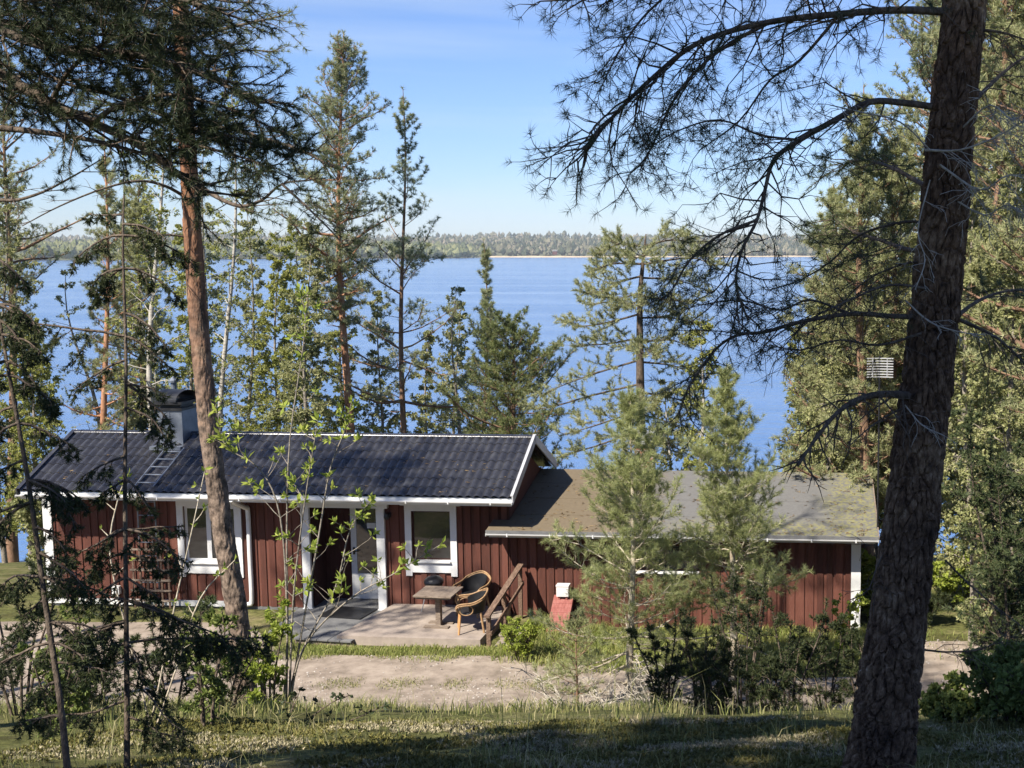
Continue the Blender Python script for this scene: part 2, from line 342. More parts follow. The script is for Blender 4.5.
GX, GY = np.meshgrid(gx, gy)
m = MB(); m.grid(np.stack([GX, GY, gh(GX, GY)], -1))
structure(m.build('ground', M['ground'], smooth=True))

def path_edges(X):
    n = 19.4 + .22 * vnoise(X, X*0, 2.2, 11) + .08 * vnoise(X, X*0, .5, 12) + .5 * sstep(X, 3, 9)
    f = 22.75 + .1 * vnoise(X, X*0, 1.4, 13) + 2.2 * (1 - sstep(X, -10.6, -8.4)) - .55 * sstep(X, -3, -1) + 2.2 * sstep(X, 2.6, 4.2)
    return n, f
px_ = np.arange(-26, 30, .14); n_, f_ = path_edges(px_)
tt = np.linspace(0, 1, 26)[:, None]
PYg = n_[None] * (1 - tt) + f_[None] * tt; PXg = np.broadcast_to(px_[None], PYg.shape)
m = MB(); m.grid(np.stack([PXg, PYg, gh(PXg, PYg) + .015 - .03 * (np.abs(tt - .5) > .49)], -1))
structure(m.build('path', M['gravel'], smooth=True))

m = MB(); LX = [-2650, -800, -120, 60, 600, 1550]; LY = [20, 120, 500, 1200, 3850]
A, B = np.meshgrid(LX, LY); m.grid(np.stack([A, B, A*0 - 4.0], -1)); structure(m.build('lake', M['water']))

# far shore
def shore_y(X): return 2250 + 130 * np.sin(X / 420.0 + 1) + 60 * np.sin(X / 150.0) + .12 * (X - 0) * (X > 0)
fx = np.linspace(-2600, 1500, 140); fy = np.linspace(0, 1, 18)
FX, FT = np.meshgrid(fx, fy); FY = shore_y(FX) + FT * 1500
FZ = -4.5 + 46 * FT**.75 * (1 + .35 * vnoise(FX, FY, 260, 21)) + 2 * (FT > 0)
m = MB(); m.grid(np.stack([FX, FY, FZ], -1))
M['hill'] = mk('far_hill_ground', [(.06,.07,.035), (.1,.1,.05)], .02, .95)
structure(m.build('hills', M['hill'], smooth=True))
m = MB(); RX = np.linspace(-2600, 1500, 400)
M['reed'] = mk('pale_shore_reeds', [(.34,.26,.16), (.5,.41,.28)], .05, .95)
rs = shore_y(RX) - 4; rh = 2.2 + 1.2 * vnoise(RX, RX*0, 40, 8)
m.grid(np.stack([np.stack([RX, rs - 14, RX*0 - 4.05], -1), np.stack([RX, rs, -4 + rh], -1), np.stack([RX, rs + 14, -4 + rh], -1)], 0))
structure(m.build('shore_reeds', M['reed']))
# left headland, nearer
hx = np.linspace(-1500, -430, 60); ft = np.linspace(0, 1, 10)
HX, HT = np.meshgrid(hx, ft); HY = 1500 + 60*np.sin(HX/120) + HT * 500 + .9*(HX+900).clip(0)
HZ = -4.5 + 12 * HT**.6 * sstep(-HX, 430, 560)
m = MB(); m.grid(np.stack([HX, HY, HZ], -1)); structure(m.build('headland', M['hill'], smooth=True))

def far_trees(name, P, Hh, mat, conif, seed, seg=6):
    """woods across the lake: each tree a small rough crown of many facets"""
    r = np.random.RandomState(seed); n = len(P); rings = 5
    a = np.arange(seg) * 2 * pi / seg
    tz = np.linspace(0, 1, rings)
    prof_c = np.array([.16, .25, .19, .1, .01]); prof_d = np.array([.12, .3, .34, .22, .04])
    prof = np.where(conif[:, None], prof_c, prof_d)
    rad = 1.25 * prof[:, :, None] * Hh[:, None, None] * (.6 + .8 * r.rand(n, rings, seg))
    z = P[:, 2][:, None, None] + (tz[None, :, None] + .06 * r.randn(n, rings, seg)) * Hh[:, None, None]
    x = P[:, 0][:, None, None] + rad * np.cos(a) ; y = P[:, 1][:, None, None] + rad * np.sin(a)
    V = np.stack([x, y, z], -1).reshape(-1, 3)
    i = np.arange(seg); j = (i + 1) % seg
    Fq = np.concatenate([np.stack([k*seg+i, k*seg+j, (k+1)*seg+j, (k+1)*seg+i], 1) for k in range(rings-1)])
    Fa = (Fq[None] + (np.arange(n) * rings * seg)[:, None, None]).reshape(-1, 4)
    m = MB(); m.add(V, Fa); o = m.build(name, mat); o['kind'] = 'stuff'; return o
r = np.random.RandomState(5)
M['far_wood'] = mk('far_woods', [(.022,.034,.02), (.05,.06,.032), (.115,.11,.065), (.19,.165,.115)], .012, .95, island=True, contrast=(.25, .75))
X = r.uniform(-2500, 1400, 9000); T = r.rand(9000)**1.5
Y = shore_y(X) + 14 + T * 1480; Z = -2.5 + 46 * T**.75 * (1 + .35 * vnoise(X, Y, 260, 21))
far_trees('far_woods', np.stack([X, Y, Z], 1), r.uniform(9, 18, 9000)*(1+.35*vnoise(X, Y, 45, 33)), M['far_wood'], r.rand(9000) < .5 + .3*vnoise(X, Y, 90, 31), 6)
X = r.uniform(-1480, -440, 1800); T = r.rand(1800)**1.3
Y = 1500 + 60*np.sin(X/120) + T*500 + .9*(X+900).clip(0) + 8; Z = -3 + 12*T**.6*sstep(-X, 430, 560)
M['head_wood'] = mk('headland_woods', [(.05,.065,.03), (.1,.115,.045), (.17,.17,.08)], .01, .95, island=True)
far_trees('headland_woods', np.stack([X, Y, Z], 1), r.uniform(11, 19, 1800), M['head_wood'], r.rand(1800) < .35, 7)
def far_house(px, py, D, wd, wallm, label):
    p = at(px, py, D); t = thing('lake_house', p, label, 'house')
    m = MB(); m.box((-wd/2, -3, -3), (wd/2, 3, 3.2)); m.build('wall', wallm, t)
    m = MB(); m.hexa([(-wd/2-.4,-3.4,3.2),(wd/2+.4,-3.4,3.2),(wd/2+.4,3.4,3.2),(-wd/2-.4,3.4,3.2),(-wd/2-.4,-.1,6),(wd/2+.4,-.1,6),(wd/2+.4,.1,6),(-wd/2-.4,.1,6)])
    m.build('roof', M['paving'], t)
far_house(622, 249, 2215, 11, M['white'], 'tiny white house on the far shore left of the big lakeside pine top')
far_house(555, 253, 2195, 8, M['red'], 'tiny dark red boathouse on the far shore right of the sharp spruce top')

m = MB(); m.box((-2700, -60, -10), (1600, 3900, 80))
hz = bpy.data.materials.new('haze_air'); hz.use_nodes = True; t_ = hz.node_tree; t_.nodes.clear()
pv = t_.nodes.new("ShaderNodeVolumePrincipled"); pv.inputs["Color"].default_value = (.85, .92, 1, 1); pv.inputs["Density"].default_value = .00009
om = t_.nodes.new("ShaderNodeOutputMaterial"); t_.links.new(pv.outputs[0], om.inputs["Volume"])
hb = m.build('haze', hz); hb['kind'] = 'stuff'
SC.cycles.volume_bounces = 0

# ---------------------------------------------------------------- the cabin
HA = R(4.2)
HO = np.array((-6.5, 25.5, 0))
def hw(u, v, z):
    return np.array((HO[0] + u*cos(HA) + v*sin(HA), HO[1] - u*sin(HA) + v*cos(HA), z))
cabin = thing('cabin', HO, 'low red wooden cabin with dark tiled roof and a lower felt-roofed wing on the right', 'cabin', rot=-HA)

def board_wall(m, u0, u1, z0, ztop, v, holes=(), pitch=.2, back=.10):
    """board-on-board cladding facing -v; ztop is a number or a function of u"""
    zt = ztop if callable(ztop) else (lambda u: ztop)
    n = int(round((u1 - u0) / pitch)); p = (u1 - u0) / n; rr = random.Random(int(u0*100))
    def strips(a, b, va, vb):
        c = (a + b) / 2; cuts = [(z0, min(zt(a), zt(b)))]
        for h in holes:
            if h[0] < c < h[1]:
                nw = []
                for (s, e) in cuts:
                    if h[2] > s: nw.append((s, min(e, h[2])))
                    if h[3] < e: nw.append((max(s, h[3]), e))
                cuts = nw
        for s, e in cuts:
            if e - s > .01: m.box((a, va, s), (b, vb, e))
    edges = sorted(set([u0, u1] + [h[0] for h in holes if u0 < h[0] < u1] + [h[1] for h in holes if u0 < h[1] < u1]))
    for a, b in zip(edges[:-1], edges[1:]): strips(a, b, v, v + back) if not callable(ztop) else None
    if callable(ztop):
        for i in range(n): strips(u0 + i*p, u0 + (i+1)*p, v, v + back)
    for i in range(n):
        a = u0 + i*p + p*.16; b = a + p*.66 + rr.uniform(-.01, .01); 
        for hh in holes:                       # keep boards whole beside an opening
            if a < hh[0] < b and hh[2] < zt(a): b = min(b, max(a+.02, hh[0]))
            if a < hh[1] < b: a = max(a, hh[1])
        strips(a, b, v - .022 - rr.uniform(0, .006), v - .001)

winA = (-5.52, -4.34, .86, 2.1); winB = (-.40, .46, .98, 2.08); porch = (-2.72, -1.08, -.4, 2.14)
m = MB()
board_wall(m, -8.65, 1.75, -.13, 2.44, 0, holes=[winA, winB, porch])
m.box((-8.65, 2.98, -.4), (1.75, 3.08, 2.5))                              # rear
for s in (-8.65, 1.65):                                                 # gable ends
    m.box((s, .101, -.4), (s+.1, 2.979, 2.42))
    m.add([(s, -.5, 2.421), (s, 3.1, 2.421), (s, 1.3, 3.28), (s+.1, -.5, 2.421), (s+.1, 3.1, 2.421), (s+.1, 1.3, 3.28)], [(0, 2, 1), (3, 4, 5)])
    m.add([(s, -.5, 2.421), (s, 3.1, 2.421), (s, 1.3, 3.28), (s+.1, -.5, 2.421), (s+.1, 3.1, 2.421), (s+.1, 1.3, 3.28)], [(0, 3, 5, 2), (1, 2, 5, 4)])
m.build('wall', M['red'], cabin)
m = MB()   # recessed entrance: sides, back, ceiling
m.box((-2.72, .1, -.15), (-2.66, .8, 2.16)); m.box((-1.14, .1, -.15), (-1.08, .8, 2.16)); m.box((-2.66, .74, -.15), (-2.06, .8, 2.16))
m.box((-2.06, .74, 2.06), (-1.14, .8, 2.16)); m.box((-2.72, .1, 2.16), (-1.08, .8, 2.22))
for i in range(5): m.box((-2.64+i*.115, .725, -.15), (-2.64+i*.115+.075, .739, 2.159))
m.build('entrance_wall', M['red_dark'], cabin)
m = MB(); m.box((-8.65, -.02, -.5), (-2.8, .09, -.131)); m.box((-1.0, -.02, -.5), (1.75, .09, -.131)); m.box((1.75, -.02, -.8), (9.2, .09, -.42))
m.build('plinth', M['paving'], cabin)
# wing wall
winC = (4.5, 5.86, .84, 1.42)
m = MB(); board_wall(m, 1.76, 9.14, -.42, 1.86, 0.004, holes=[winC])
m.box((9.04, .105, -.42), (9.14, 4.6, 1.9)); m.box((1.76, 4.6, -.42), (9.14, 4.7, 1.9))
m.add([(9.14, .1, 1.9), (9.14, 4.65, 1.9), (9.14, 2.9, 2.4)], [(0, 1, 2)])
wing_wall = m.build('wing_wall', M['red'], cabin)
# eaves boards / soffit
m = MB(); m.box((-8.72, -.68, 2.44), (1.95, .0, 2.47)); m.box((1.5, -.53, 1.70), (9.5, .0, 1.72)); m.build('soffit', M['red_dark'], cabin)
# white trim
m = MB()
m.box((-8.74, -.055, -.15), (-8.54, -.03, 2.44)); m.box((-8.74, -.03, -.15), (-8.66, .2, 2.44))
m.build('corner_board', M['white'], cabin)
m = MB(); m.box((9.09, -.06, -.42), (9.29, -.032, 1.70)); m.box((9.22, -.031, -.42), (9.29, .18, 1.70)); m.build('corner_board', M['white'], cabin)
m = MB(); m.box((-8.74, -.74, 2.36), (2.0, -.715, 2.53)); m.build('fascia', M['white'], cabin)
m = MB(); m.box((1.46, -.58, 1.66), (9.56, -.556, 1.79)); m.build('fascia', M['white'], cabin)
def gutter(u0, u1, v, z, r_=.055):
    m = MB(); a = np.linspace(pi, 2*pi, 9)
    prof = [(v + r_*cos(t), z + r_*sin(t)) for t in a]; inner = [(v + (r_-.006)*cos(t), z + (r_-.006)*sin(t)) for t in a[::-1]]
    pr = prof + inner; n = len(pr)
    V = [(u0, p[0], p[1]) for p in pr] + [(u1, p[0], p[1]) for p in pr]
    m.add(V, [(i, (i+1) % n, n+(i+1) % n, n+i) for i in range(n)])
    for u in (u0, u1): m.lathe((u, v, z), [(0, 0)], 3) if False else m.box((u-.004, v-r_, z-r_), (u+.004, v+r_, z))
    k = int((u1-u0)/.9)
    for i in range(k): 
        u = u0 + (i+.5)*(u1-u0)/k; m.box((u-.012, v-r_-.004, z-r_-.004), (u+.012, v+r_, z-r_+.002)); m.box((u-.012, v-r_-.006, z-r_), (u+.012, v-r_-.001, z+.012))
    return m.build('gutter', M['white'], cabin)
gutter(-8.78, 2.03, -.80, 2.465); gutter(1.42, 9.62, -.645, 1.755)
# posts and header of the entrance
for a, b in ((-2.84, -2.66), (-1.16, -.98)):
    m = MB(); m.box((a, -.10, -.22), (b, -.026, 2.13)); m.box((a-.02, -.115, -.22), (b+.02, -.024, -.12)); m.build('post', M['white'], cabin)
m = MB(); m.box((-2.9, -.12, 2.131), (-.9, -.026, 2.26)); m.box((-2.98, -.14, 2.26), (-.84, -.026, 2.30)); m.build('entrance_header', M['white'], cabin)
# door
door = None
m = MB(); u0, u1 = -2.055, -1.145
m.box((u0, .70, -.12), (u0+.13, .738, 2.05)); m.box((u1-.05, .70, -.12), (u1, .738, 2.05))
m.box((u0+.13, .70, -.12), (u1-.05, .738, .46)); m.box((u0+.13, .70, 1.98), (u1-.05, .738, 2.05))
m.box((u0+.24, .69, 0.0), (u0+.44, .699, .36)); m.box((u0+.54, .69, 0.0), (u0+.74, .699, .36))
door = m.build('door', M['white'], cabin)
m = MB(); m.box((u0+.131, .712, .461), (u1-.051, .728, 1.979)); m.build('pane', M['pane'], door)
m = MB(); m.beam((u0+.07, .66, .98), (u0+.19, .66, .98), .02, .02); m.box((u0+.05, .67, .9), (u0+.09, .699, 1.06)); m.build('handle', M['black'], door)
m = MB(); m.box((-1.67, .69, 1.5), (-1.47, .70, 1.62)); pl = m.build('door_sign', M['white'], door)
m = MB()
for i in range(3): m.box((-1.645+i*.055, .687, 1.535), (-1.61+i*.055, .6895, 1.59))
m.build('sign_marks', M['paving'], pl) if False else None
# windows
def window(name_parent, h, trim=1, sash=.06, mull=None, top=.12, side=.14, bot=.1, crown=True):
    a, b, c, d = h
    if not trim:
        m = MB(); m.box((a-.05, -.055, c-.06), (b+.05, -.024, c-.036)); m.box((a-.05, -.05, d), (b+.05, -.024, d+.05))
        fr = m.build('window', M['red_dark'], cabin)
    else: m = MB()
    if trim:
      m.box((a-side, -.062, c-bot*.2), (a, -.024, d)); m.box((b, -.062, c-bot*.2), (b+side, -.024, d))
      m.box((a-side-.0, -.066, d), (b+side, -.022, d+top))
      if crown: m.box((a-side-.09, -.085, d+top), (b+side+.09, -.022, d+top+.045))
      m.box((a-side, -.058, c-bot-.24), (a, -.024, c-bot*.2-.002)); m.box((b, -.058, c-bot-.24), (b+side, -.024, c-bot*.2-.002))
      m.box((a+.001, -.058, c-bot-.16), (b-.001, -.024, c-.036))
      fr = m.build('window', M['white'], cabin)
    m = MB(); m.hexa([(a+.001,-.11,c-.035),(b-.001,-.11,c-.035),(b-.001,.02,c-.015),(a+.001,.02,c-.015),(a+.001,-.11,c-.012),(b-.001,-.11,c-.012),(b-.001,.02,c+.01),(a+.001,.02,c+.01)])
    m.build('sill', M['white'], fr)
    m = MB()
    for x0, x1, z0, z1 in ((a, a+sash, c, d), (b-sash, b, c, d), (a+sash, b-sash, c, c+sash), (a+sash, b-sash, d-sash, d)): m.box((x0, .02, z0), (x1, .06, z1))
    if mull: m.box((mull-.05, .015, c+sash), (mull+.05, .06, d-sash))
    m.build('frame', M['white'] if mull else M['red_dark'], fr)
    m = MB(); m.box((a+sash, .034, c+sash), (b-sash, .046, d-sash)); m.build('pane', M['pane'], fr)
window(cabin, winA, 1, mull=-4.98)
window(cabin, winB, 1, sash=.035)
window(cabin, winC, 0, mull=None, sash=.04)
# tiled roof
def tiles(v0, z0, v1, z1, ua, ub, row=.33, pitch=.183, nrow=None):
    sl = math.hypot(v1-v0, z1-z0); dv, dz = (v1-v0)/sl, (z1-z0)/sl; nv, nz = dz, -dv
    if nz < 0: nv, nz = -nv, -nz
    us = np.arange(ua, ub + .01, pitch/8); ss_, of = [], []
    k = int(math.ceil(sl/row))
    for i in range(k):
        a, b = i*row, min((i+1)*row, sl)
        ss_ += [a+.0005, a+.012, (a+b)/2, b-.03, b-.0005]; of += [0, .002, .005, .009, .014]
    ss_ = np.array(ss_); of = np.array(of)
    ph = 2*pi*us/pitch; wv = .05*(.5+.5*np.cos(ph))**.6
    O = wv[None] + of[:, None] + .002
    U = np.broadcast_to(us[None], O.shape); S_ = ss_[:, None]
    return np.stack([U, v0 + S_*dv + O*nv, z0 + S_*dz + O*nz], -1)
m = MB()
m.grid(tiles(1.3, 3.5, -.77, 2.53, -8.76, 2.02)); m.grid(tiles(1.3, 3.5, 3.37, 2.53, -8.76, 2.02)[:, ::-1])
m.hexa([(-8.7,-.7,2.475),(1.95,-.7,2.475),(1.95,1.3,3.41),(-8.7,1.3,3.41),(-8.7,-.7,2.535),(1.95,-.7,2.535),(1.95,1.3,3.47),(-8.7,1.3,3.47)])
m.hexa([(-8.7,1.3,3.41),(1.95,1.3,3.41),(1.95,3.3,2.475),(-8.7,3.3,2.475),(-8.7,1.3,3.47),(1.95,1.3,3.47),(1.95,3.3,2.535),(-8.7,3.3,2.535)])
roof = m.build('tiled_roof', M['tile'], cabin)
m = MB(); a = np.linspace(-.2*pi, 1.2*pi, 9)
G = np.stack([np.stack([np.full(9, u), 1.3 + .085*np.cos(a)*1.2, 3.50 + .06*np.sin(a)], -1) for u in np.linspace(-8.8, 2.04, 30)], 0); m.grid(G)
for u in np.arange(-8.6, 2.0, .36):
    m.grid(np.stack([np.stack([np.full(9, q), 1.3 + .092*np.cos(a)*1.2, 3.50 + .067*np.sin(a)], -1) for q in (u, u+.04)], 0))
m.build('ridge_cap', M['tile'], roof, smooth=True)
M['grey_trim'] = mk('grey_verge_metal', [(.3,.3,.31), (.42,.42,.43)], 5, .5, .1)
for s in (-8.8, 2.02):
    for va, za, vb, zb in ((-.8, 2.5, 1.28, 3.47), (3.4, 2.5, 1.32, 3.47)):
        m = MB(); m.hexa([(s,va,za-.1),(s+.03,va,za-.1),(s+.03,vb,zb-.1),(s,vb,zb-.1),(s,va,za+.085),(s+.03,va,za+.085),(s+.03,vb,zb+.085),(s,vb,zb+.085)])
        sh = .06 if s > 0 else -.06
        m.hexa([(min(s,s+.03-sh),va,za+.0855),(max(s+.03,s+.03-sh),va,za+.0855),(max(s+.03,s+.03-sh),vb,zb+.0855),(min(s,s+.03-sh),vb,zb+.0855),(min(s,s+.03-sh),va,za+.10),(max(s+.03,s+.03-sh),va,za+.10),(max(s+.03,s+.03-sh),vb,zb+.10),(min(s,s+.03-sh),vb,zb+.10)])
        m.build('verge_board', (M['grey_trim'] if s > 0 else M['tile']) if va < 0 else M['white'], roof)
# metal-clad chimney with arched cowl
m = MB(); cu, cv = -6.22, 1.2
m.box((cu-.29, cv-.34, 3.1), (cu+.29, cv+.36, 4.08)); m.box((cu-.003, cv-.352, 3.1), (cu+.012, cv-.341, 4.08))
m.box((cu-.36, cv-.6, 3.22), (cu+.36, cv-.341, 3.30))
ch = m.build('chimney', M['metal'], cabin)
m = MB(); m.box((cu-.31, cv-.37, 4.081), (cu+.31, cv+.39, 4.14)); m.box((cu-.24, cv-.28, 4.141), (cu+.24, cv+.28, 4.22)); m.box((cu-.32, cv-.39, 4.221), (cu+.32, cv+.41, 4.28))
a = np.linspace(0, pi, 17); ca, sa = cos(R(-14)), sin(R(-14))
def cw(x, y, z): return (cu + x*ca - y*sa, cv + x*sa + y*ca, z)
for rr_, fl in ((.40, 0), (.385, 1)):
    G = np.array([[cw(q, -rr_*cos(t)*.92, 4.28 + .25*sin(t)*rr_/.4) for t in a] for q in (-.31, .31)]); m.grid(G[:, ::-1] if fl else G)
m.build('cowl', M['black'], ch)
# felt roof of the wing
m = MB()
E0, RG, BK = (-.62, 1.80), (3.0, 2.47), (6.0, 1.85)
def slab(a, b, th=.09):
    m.hexa([(1.4,a[0],a[1]-th),(9.62,a[0],a[1]-th),(9.62,b[0],b[1]-th),(1.4,b[0],b[1]-th),(1.4,a[0],a[1]),(9.62,a[0],a[1]),(9.62,b[0],b[1]),(1.4,b[0],b[1])])
def slab2(a, b, u0, u1, th=.09):
    m.hexa([(u0,a[0],a[1]-th),(u1,a[0],a[1]-th),(u1,b[0],b[1]-th),(u0,b[0],b[1]-th),(u0,a[0],a[1]),(u1,a[0],a[1]),(u1,b[0],b[1]),(u0,b[0],b[1])])
slab2((-.62, 1.80), (-.03, 1.80+.59*.185), 1.4, 1.755); slab2((-.62, 1.80), (3.0, 2.47), 1.756, 9.62); slab2((3.0, 2.47), (6.0, 1.9), 1.756, 9.62)
felt = m.build('felt_roof', M['felt'], cabin)
m = MB()
for v in (.28, 1.2, 2.1):
    z = 1.8 + (v+.62)*.67/3.62; m.hexa([(1.77,v,z+.001),(9.6,v,z+.001),(9.6,v+.9,z+.9*.185+.001),(1.77,v+.9,z+.9*.185+.001),(1.77,v,z+.007),(9.6,v,z+.007),(9.6,v+.9,z+.9*.185+.003),(1.77,v+.9,z+.9*.185+.003)])
m.build('felt_lap', M['felt'], felt)
m = MB(); m.box((1.4, -.635, 1.69), (9.63, -.621, 1.815)); m.build('eave_edge', M['paving'], cabin)
m = MB(); m.hexa([(9.621,-.62,1.68),(9.645,-.62,1.68),(9.645,3.0,2.35),(9.621,3.0,2.35),(9.621,-.62,1.83),(9.645,-.62,1.83),(9.645,3.0,2.5),(9.621,3.0,2.5)]); m.build('verge_board', M['wood_old'], felt)
# brick chimney on the wing
m = MB(); m.box((3.98, 3.3, 2.1), (4.42, 3.75, 3.05)); bc = m.build('brick_chimney', M['brick'], cabin)
m = MB(); m.box((3.9, 3.22, 3.051), (4.5, 3.83, 3.12)); m.box((3.98, 3.3, 3.121), (4.42, 3.75, 3.32)); m.build('chimney_hood', M['alu'], bc)
# drain pipe, box, lamp, vent pole
m = MB(); m.tube(spline([(-4.02, -.80, 2.42), (-4.02, -.6, 2.3), (-4.02, -.2, 2.12), (-4.02, -.09, 2.0), (-4.02, -.09, 1.0), (-4.02, -.09, .05), (-4.08, -.09, -.06), (-4.2, -.09, -.08)], 4), .05, 10)
m.build('downpipe', M['white'], cabin)
m = MB(); m.box((-8.53, -.07, -.14), (-4.2, -.03, -.02)); m.build('base_board', M['white'], cabin)
m = MB(); m.box((-7.2, -.12, .1), (-7.04, -.03, .28)); m.box((-7.18, -.13, .12), (-7.06, -.121, .26)); m.build('socket_box', M['white'], cabin)
m = MB(); m.box((-.95, -.07, 1.93), (-.85, -.026, 2.03)); m.lathe((-.9, -.14, 1.94), [(.005, .1), (.05, .09), (.065, .03), (.065, 0), (.045, -.04)], 12); m.beam((-.9, -.06, 1.99), (-.9, -.14, 2.03), .02, .02); m.build('wall_lamp', M['black'], cabin)

# ladders
def ladder(name, p0, p1, wd, n, label, side=(1, 0, 0)):
    t = thing(name, hw(*p0), label, 'ladder', rot=-HA); d = np.array(p1) - np.array(p0); s = np.array(side) * wd / 2
    for q in (-1, 1):
        m = MB(); m.tube([q*s, q*s + d], .018, 8); m.build('stile', M['metal'], t)
    for i in range(n):
        f = (i + .5) / n; m = MB(); m.tube([-s + d*f, s + d*f], .013, 6); m.build('rung', M['metal'], t)
ladder('wall_ladder', (-6.28, -.16, .25), (-6.28, -.16, 2.36), .4, 7, 'thin metal ladder hanging upright on the red wall left of the white window')
ladder('roof_ladder', (-5.98, -.72, 2.66), (-5.98, .6, 3.28), .42, 5, 'metal ladder lying on the tiled roof below the cowled chimney')
t = thing('trellis', hw(-6.2, -.24, -.15), 'low weathered wooden trellis against the red wall below the thin ladder', 'trellis', rot=-HA)
m = MB()
for i in range(6): m.box((-.42+i*.16, -.02, 0), (-.38+i*.16, .0, 1.45))
m.build('upright', M['rail'], t)
m = MB()
for i in range(6): m.box((-.46, -.04, .15+i*.23), (.46, -.021, .19+i*.23))
m.build('slat', M['wood_old'], t)
# grey pole behind the ridge
t = thing('vent_pole', hw(-7.95, 4.2, -.4), 'slim grey pole with a small cap rising behind the roof ridge left of the chimney', 'pole')
m = MB(); m.tube([(0, 0, 0), (0, 0, 4.75)], .075, 12); m.build('pole', M['metal'], t)
m = MB(); m.lathe((0, 0, 4.75), [(.12, 0), (.12, .05), (.02, .15)], 12); m.lathe((0, 0, 4.75), [(0, 0), (.12, 0)], 12); m.build('cap', M['metal'], t)

# ---------------------------------------------------------------- terrace and its furniture
m = MB()
T0 = [hw(-.75, 0.0, 0), hw(1.75, 0.0, 0), hw(1.72, -2.25, 0), hw(-1.15, -2.3, 0)]
def prism(m, pts, z0, z1):
    n = len(pts); V = [(p[0], p[1], z0) for p in pts] + [(p[0], p[1], z1) for p in pts]
    m.add(V, [tuple(range(n))[::-1]]); m.add(V, [tuple(range(n, 2*n))]); m.add(V, [(i, (i+1) % n, n+(i+1) % n, n+i) for i in range(n)])
prism(m, [hw(-.84, -.028, 0), hw(1.75, -.028, 0), hw(1.72, -2.3, 0), hw(-1.22, -2.25, 0)], -.5, 0.0)
structure(m.build('terrace', M['terrace']))
m = MB(); prism(m, [hw(-3.0, .73, 0), hw(-.86, .73, 0), hw(-.86, .02, 0), hw(-1.0, -1.0, 0), hw(-1.3, -1.7, 0), hw(-2.9, -1.7, 0)], -.5, -.135)
structure(m.build('porch_paving', M['paving']))
# door mat and duckboard
t = thing('doormat', hw(-1.75, -.35, -.131), 'flat black mat on the paving in front of the entrance', 'doormat', rot=-HA-R(8))
m = MB(); m.box((-.5, -.38, 0), (.5, .38, .018)); m.build('mat', M['black'], t)
t = thing('duckboard', hw(-1.45, -2.05, -.12), 'dark weathered plank platform lying at the left front corner of the terrace', 'duckboard', rot=-HA-R(6))
m = MB()
for i in range(5): m.box((-.62+i*.25, -.3, .03), (-.62+i*.25+.235, .3, .06))
m.build('plank', M['paving'], t)
m = MB(); m.box((-.62, -.25, -.09), (.62, -.17, .029)); m.box((-.62, .17, -.09), (.62, .25, .029)); m.build('batten', M['wood_old'], t)
# table
tb = hw(.62, -1.45, 0)
t = thing('garden_table', tb, 'small square weathered wooden table on a single post on the terrace', 'table', rot=-HA-R(2))
m = MB()
for i in range(6): m.box((-.4+i*.134, -.38, .69), (-.4+i*.134+.13, .38, .72))
m.build('tabletop', M['wood_old'], t)
m = MB(); m.box((-.36, -.34, .645), (.36, -.28, .689)); m.box((-.36, .28, .645), (.36, .34, .689)); m.box((-.05, -.279, .645), (.05, .279, .689)); m.box((-.05, -.06, .03), (.05, .06, .644)); m.build('leg', M['wood_old'], t)
m = MB(); m.box((-.26, -.22, .0), (.26, -.08, .03)); m.box((-.26, .08, .0), (.26, .22, .03)); m.box((-.06, -.079, .0), (.06, .079, .029)); m.build('base', M['wood_old'], t)
# rattan chairs
def chair(p, rot, label, legm):
    t = thing('rattan_chair', p, label, 'chair', 'rattan armchairs on the terrace', rot)
    m = MB(); a = np.linspace(0, 2*pi, 25)[:-1]
    m.lathe((0, .02, .39), [(0, .05), (.2, .055), (.26, .045), (.27, .02), (.24, 0), (0, 0)], 24); m.build('seat', M['black'], t)
    # legs
    for x, y, bx, by in ((-.22, -.2, -.26, -.24), (.22, -.2, .26, -.24), (-.2, .2, -.24, .26), (.2, .2, .24, .26)):
        m = MB(); m.tube([(bx, by, 0), (x, y, .42)], .022, 8); m.build('leg', legm if y < 0 else M['rattan'], t)
    # arm and back hoop: one bent cane, twice, side by side
    for off in (0, .035):
        hoop = spline([(-.24, -.2, .42), (-.31, -.28, .58-off), (-.33, -.2, .64-off), (-.33, .05, .66-off), (-.27, .26, .75-off), (0, .36, .84-off), (.27, .26, .75-off), (.33, .05, .66-off), (.33, -.2, .64-off), (.31, -.28, .58-off), (.24, -.2, .42)], 5)
        m = MB(); m.tube(hoop, .016, 8); m.build('arm_hoop', M['rattan'], t)
    for s in (-1, 1):
        m = MB(); c = np.array([(s*.29, -.08 + .13*cos(q), .50 + .1*sin(q)) for q in np.linspace(0, 2*pi, 20)]); m.tube(c, .010, 6, False)
        m.build('side_ring', M['rattan'], t)
    G = np.array([[((.27+.04*f)*sin(q)*(1-.12*f), .02+(.27+.075*f)*cos(q), .43 + (.36*f)*(.62+.38*cos(q))) for q in np.linspace(-1.75, 1.75, 17)] for f in np.linspace(0, 1, 6)])
    m = MB(); m.grid(G); m.grid(G[:, ::-1]*np.array((.97, .97, 1))); m.build('backrest', M['black'], t, smooth=True)
chair(hw(1.36, -1.72, 0), -HA - R(72), 'cane armchair nearest the handrail, with orange legs, turned towards the table', M['pine_leg'])
chair(hw(1.1, -.62, 0), -HA - R(18), 'cane armchair with black shell back standing behind the table by the wall', M['rattan'])
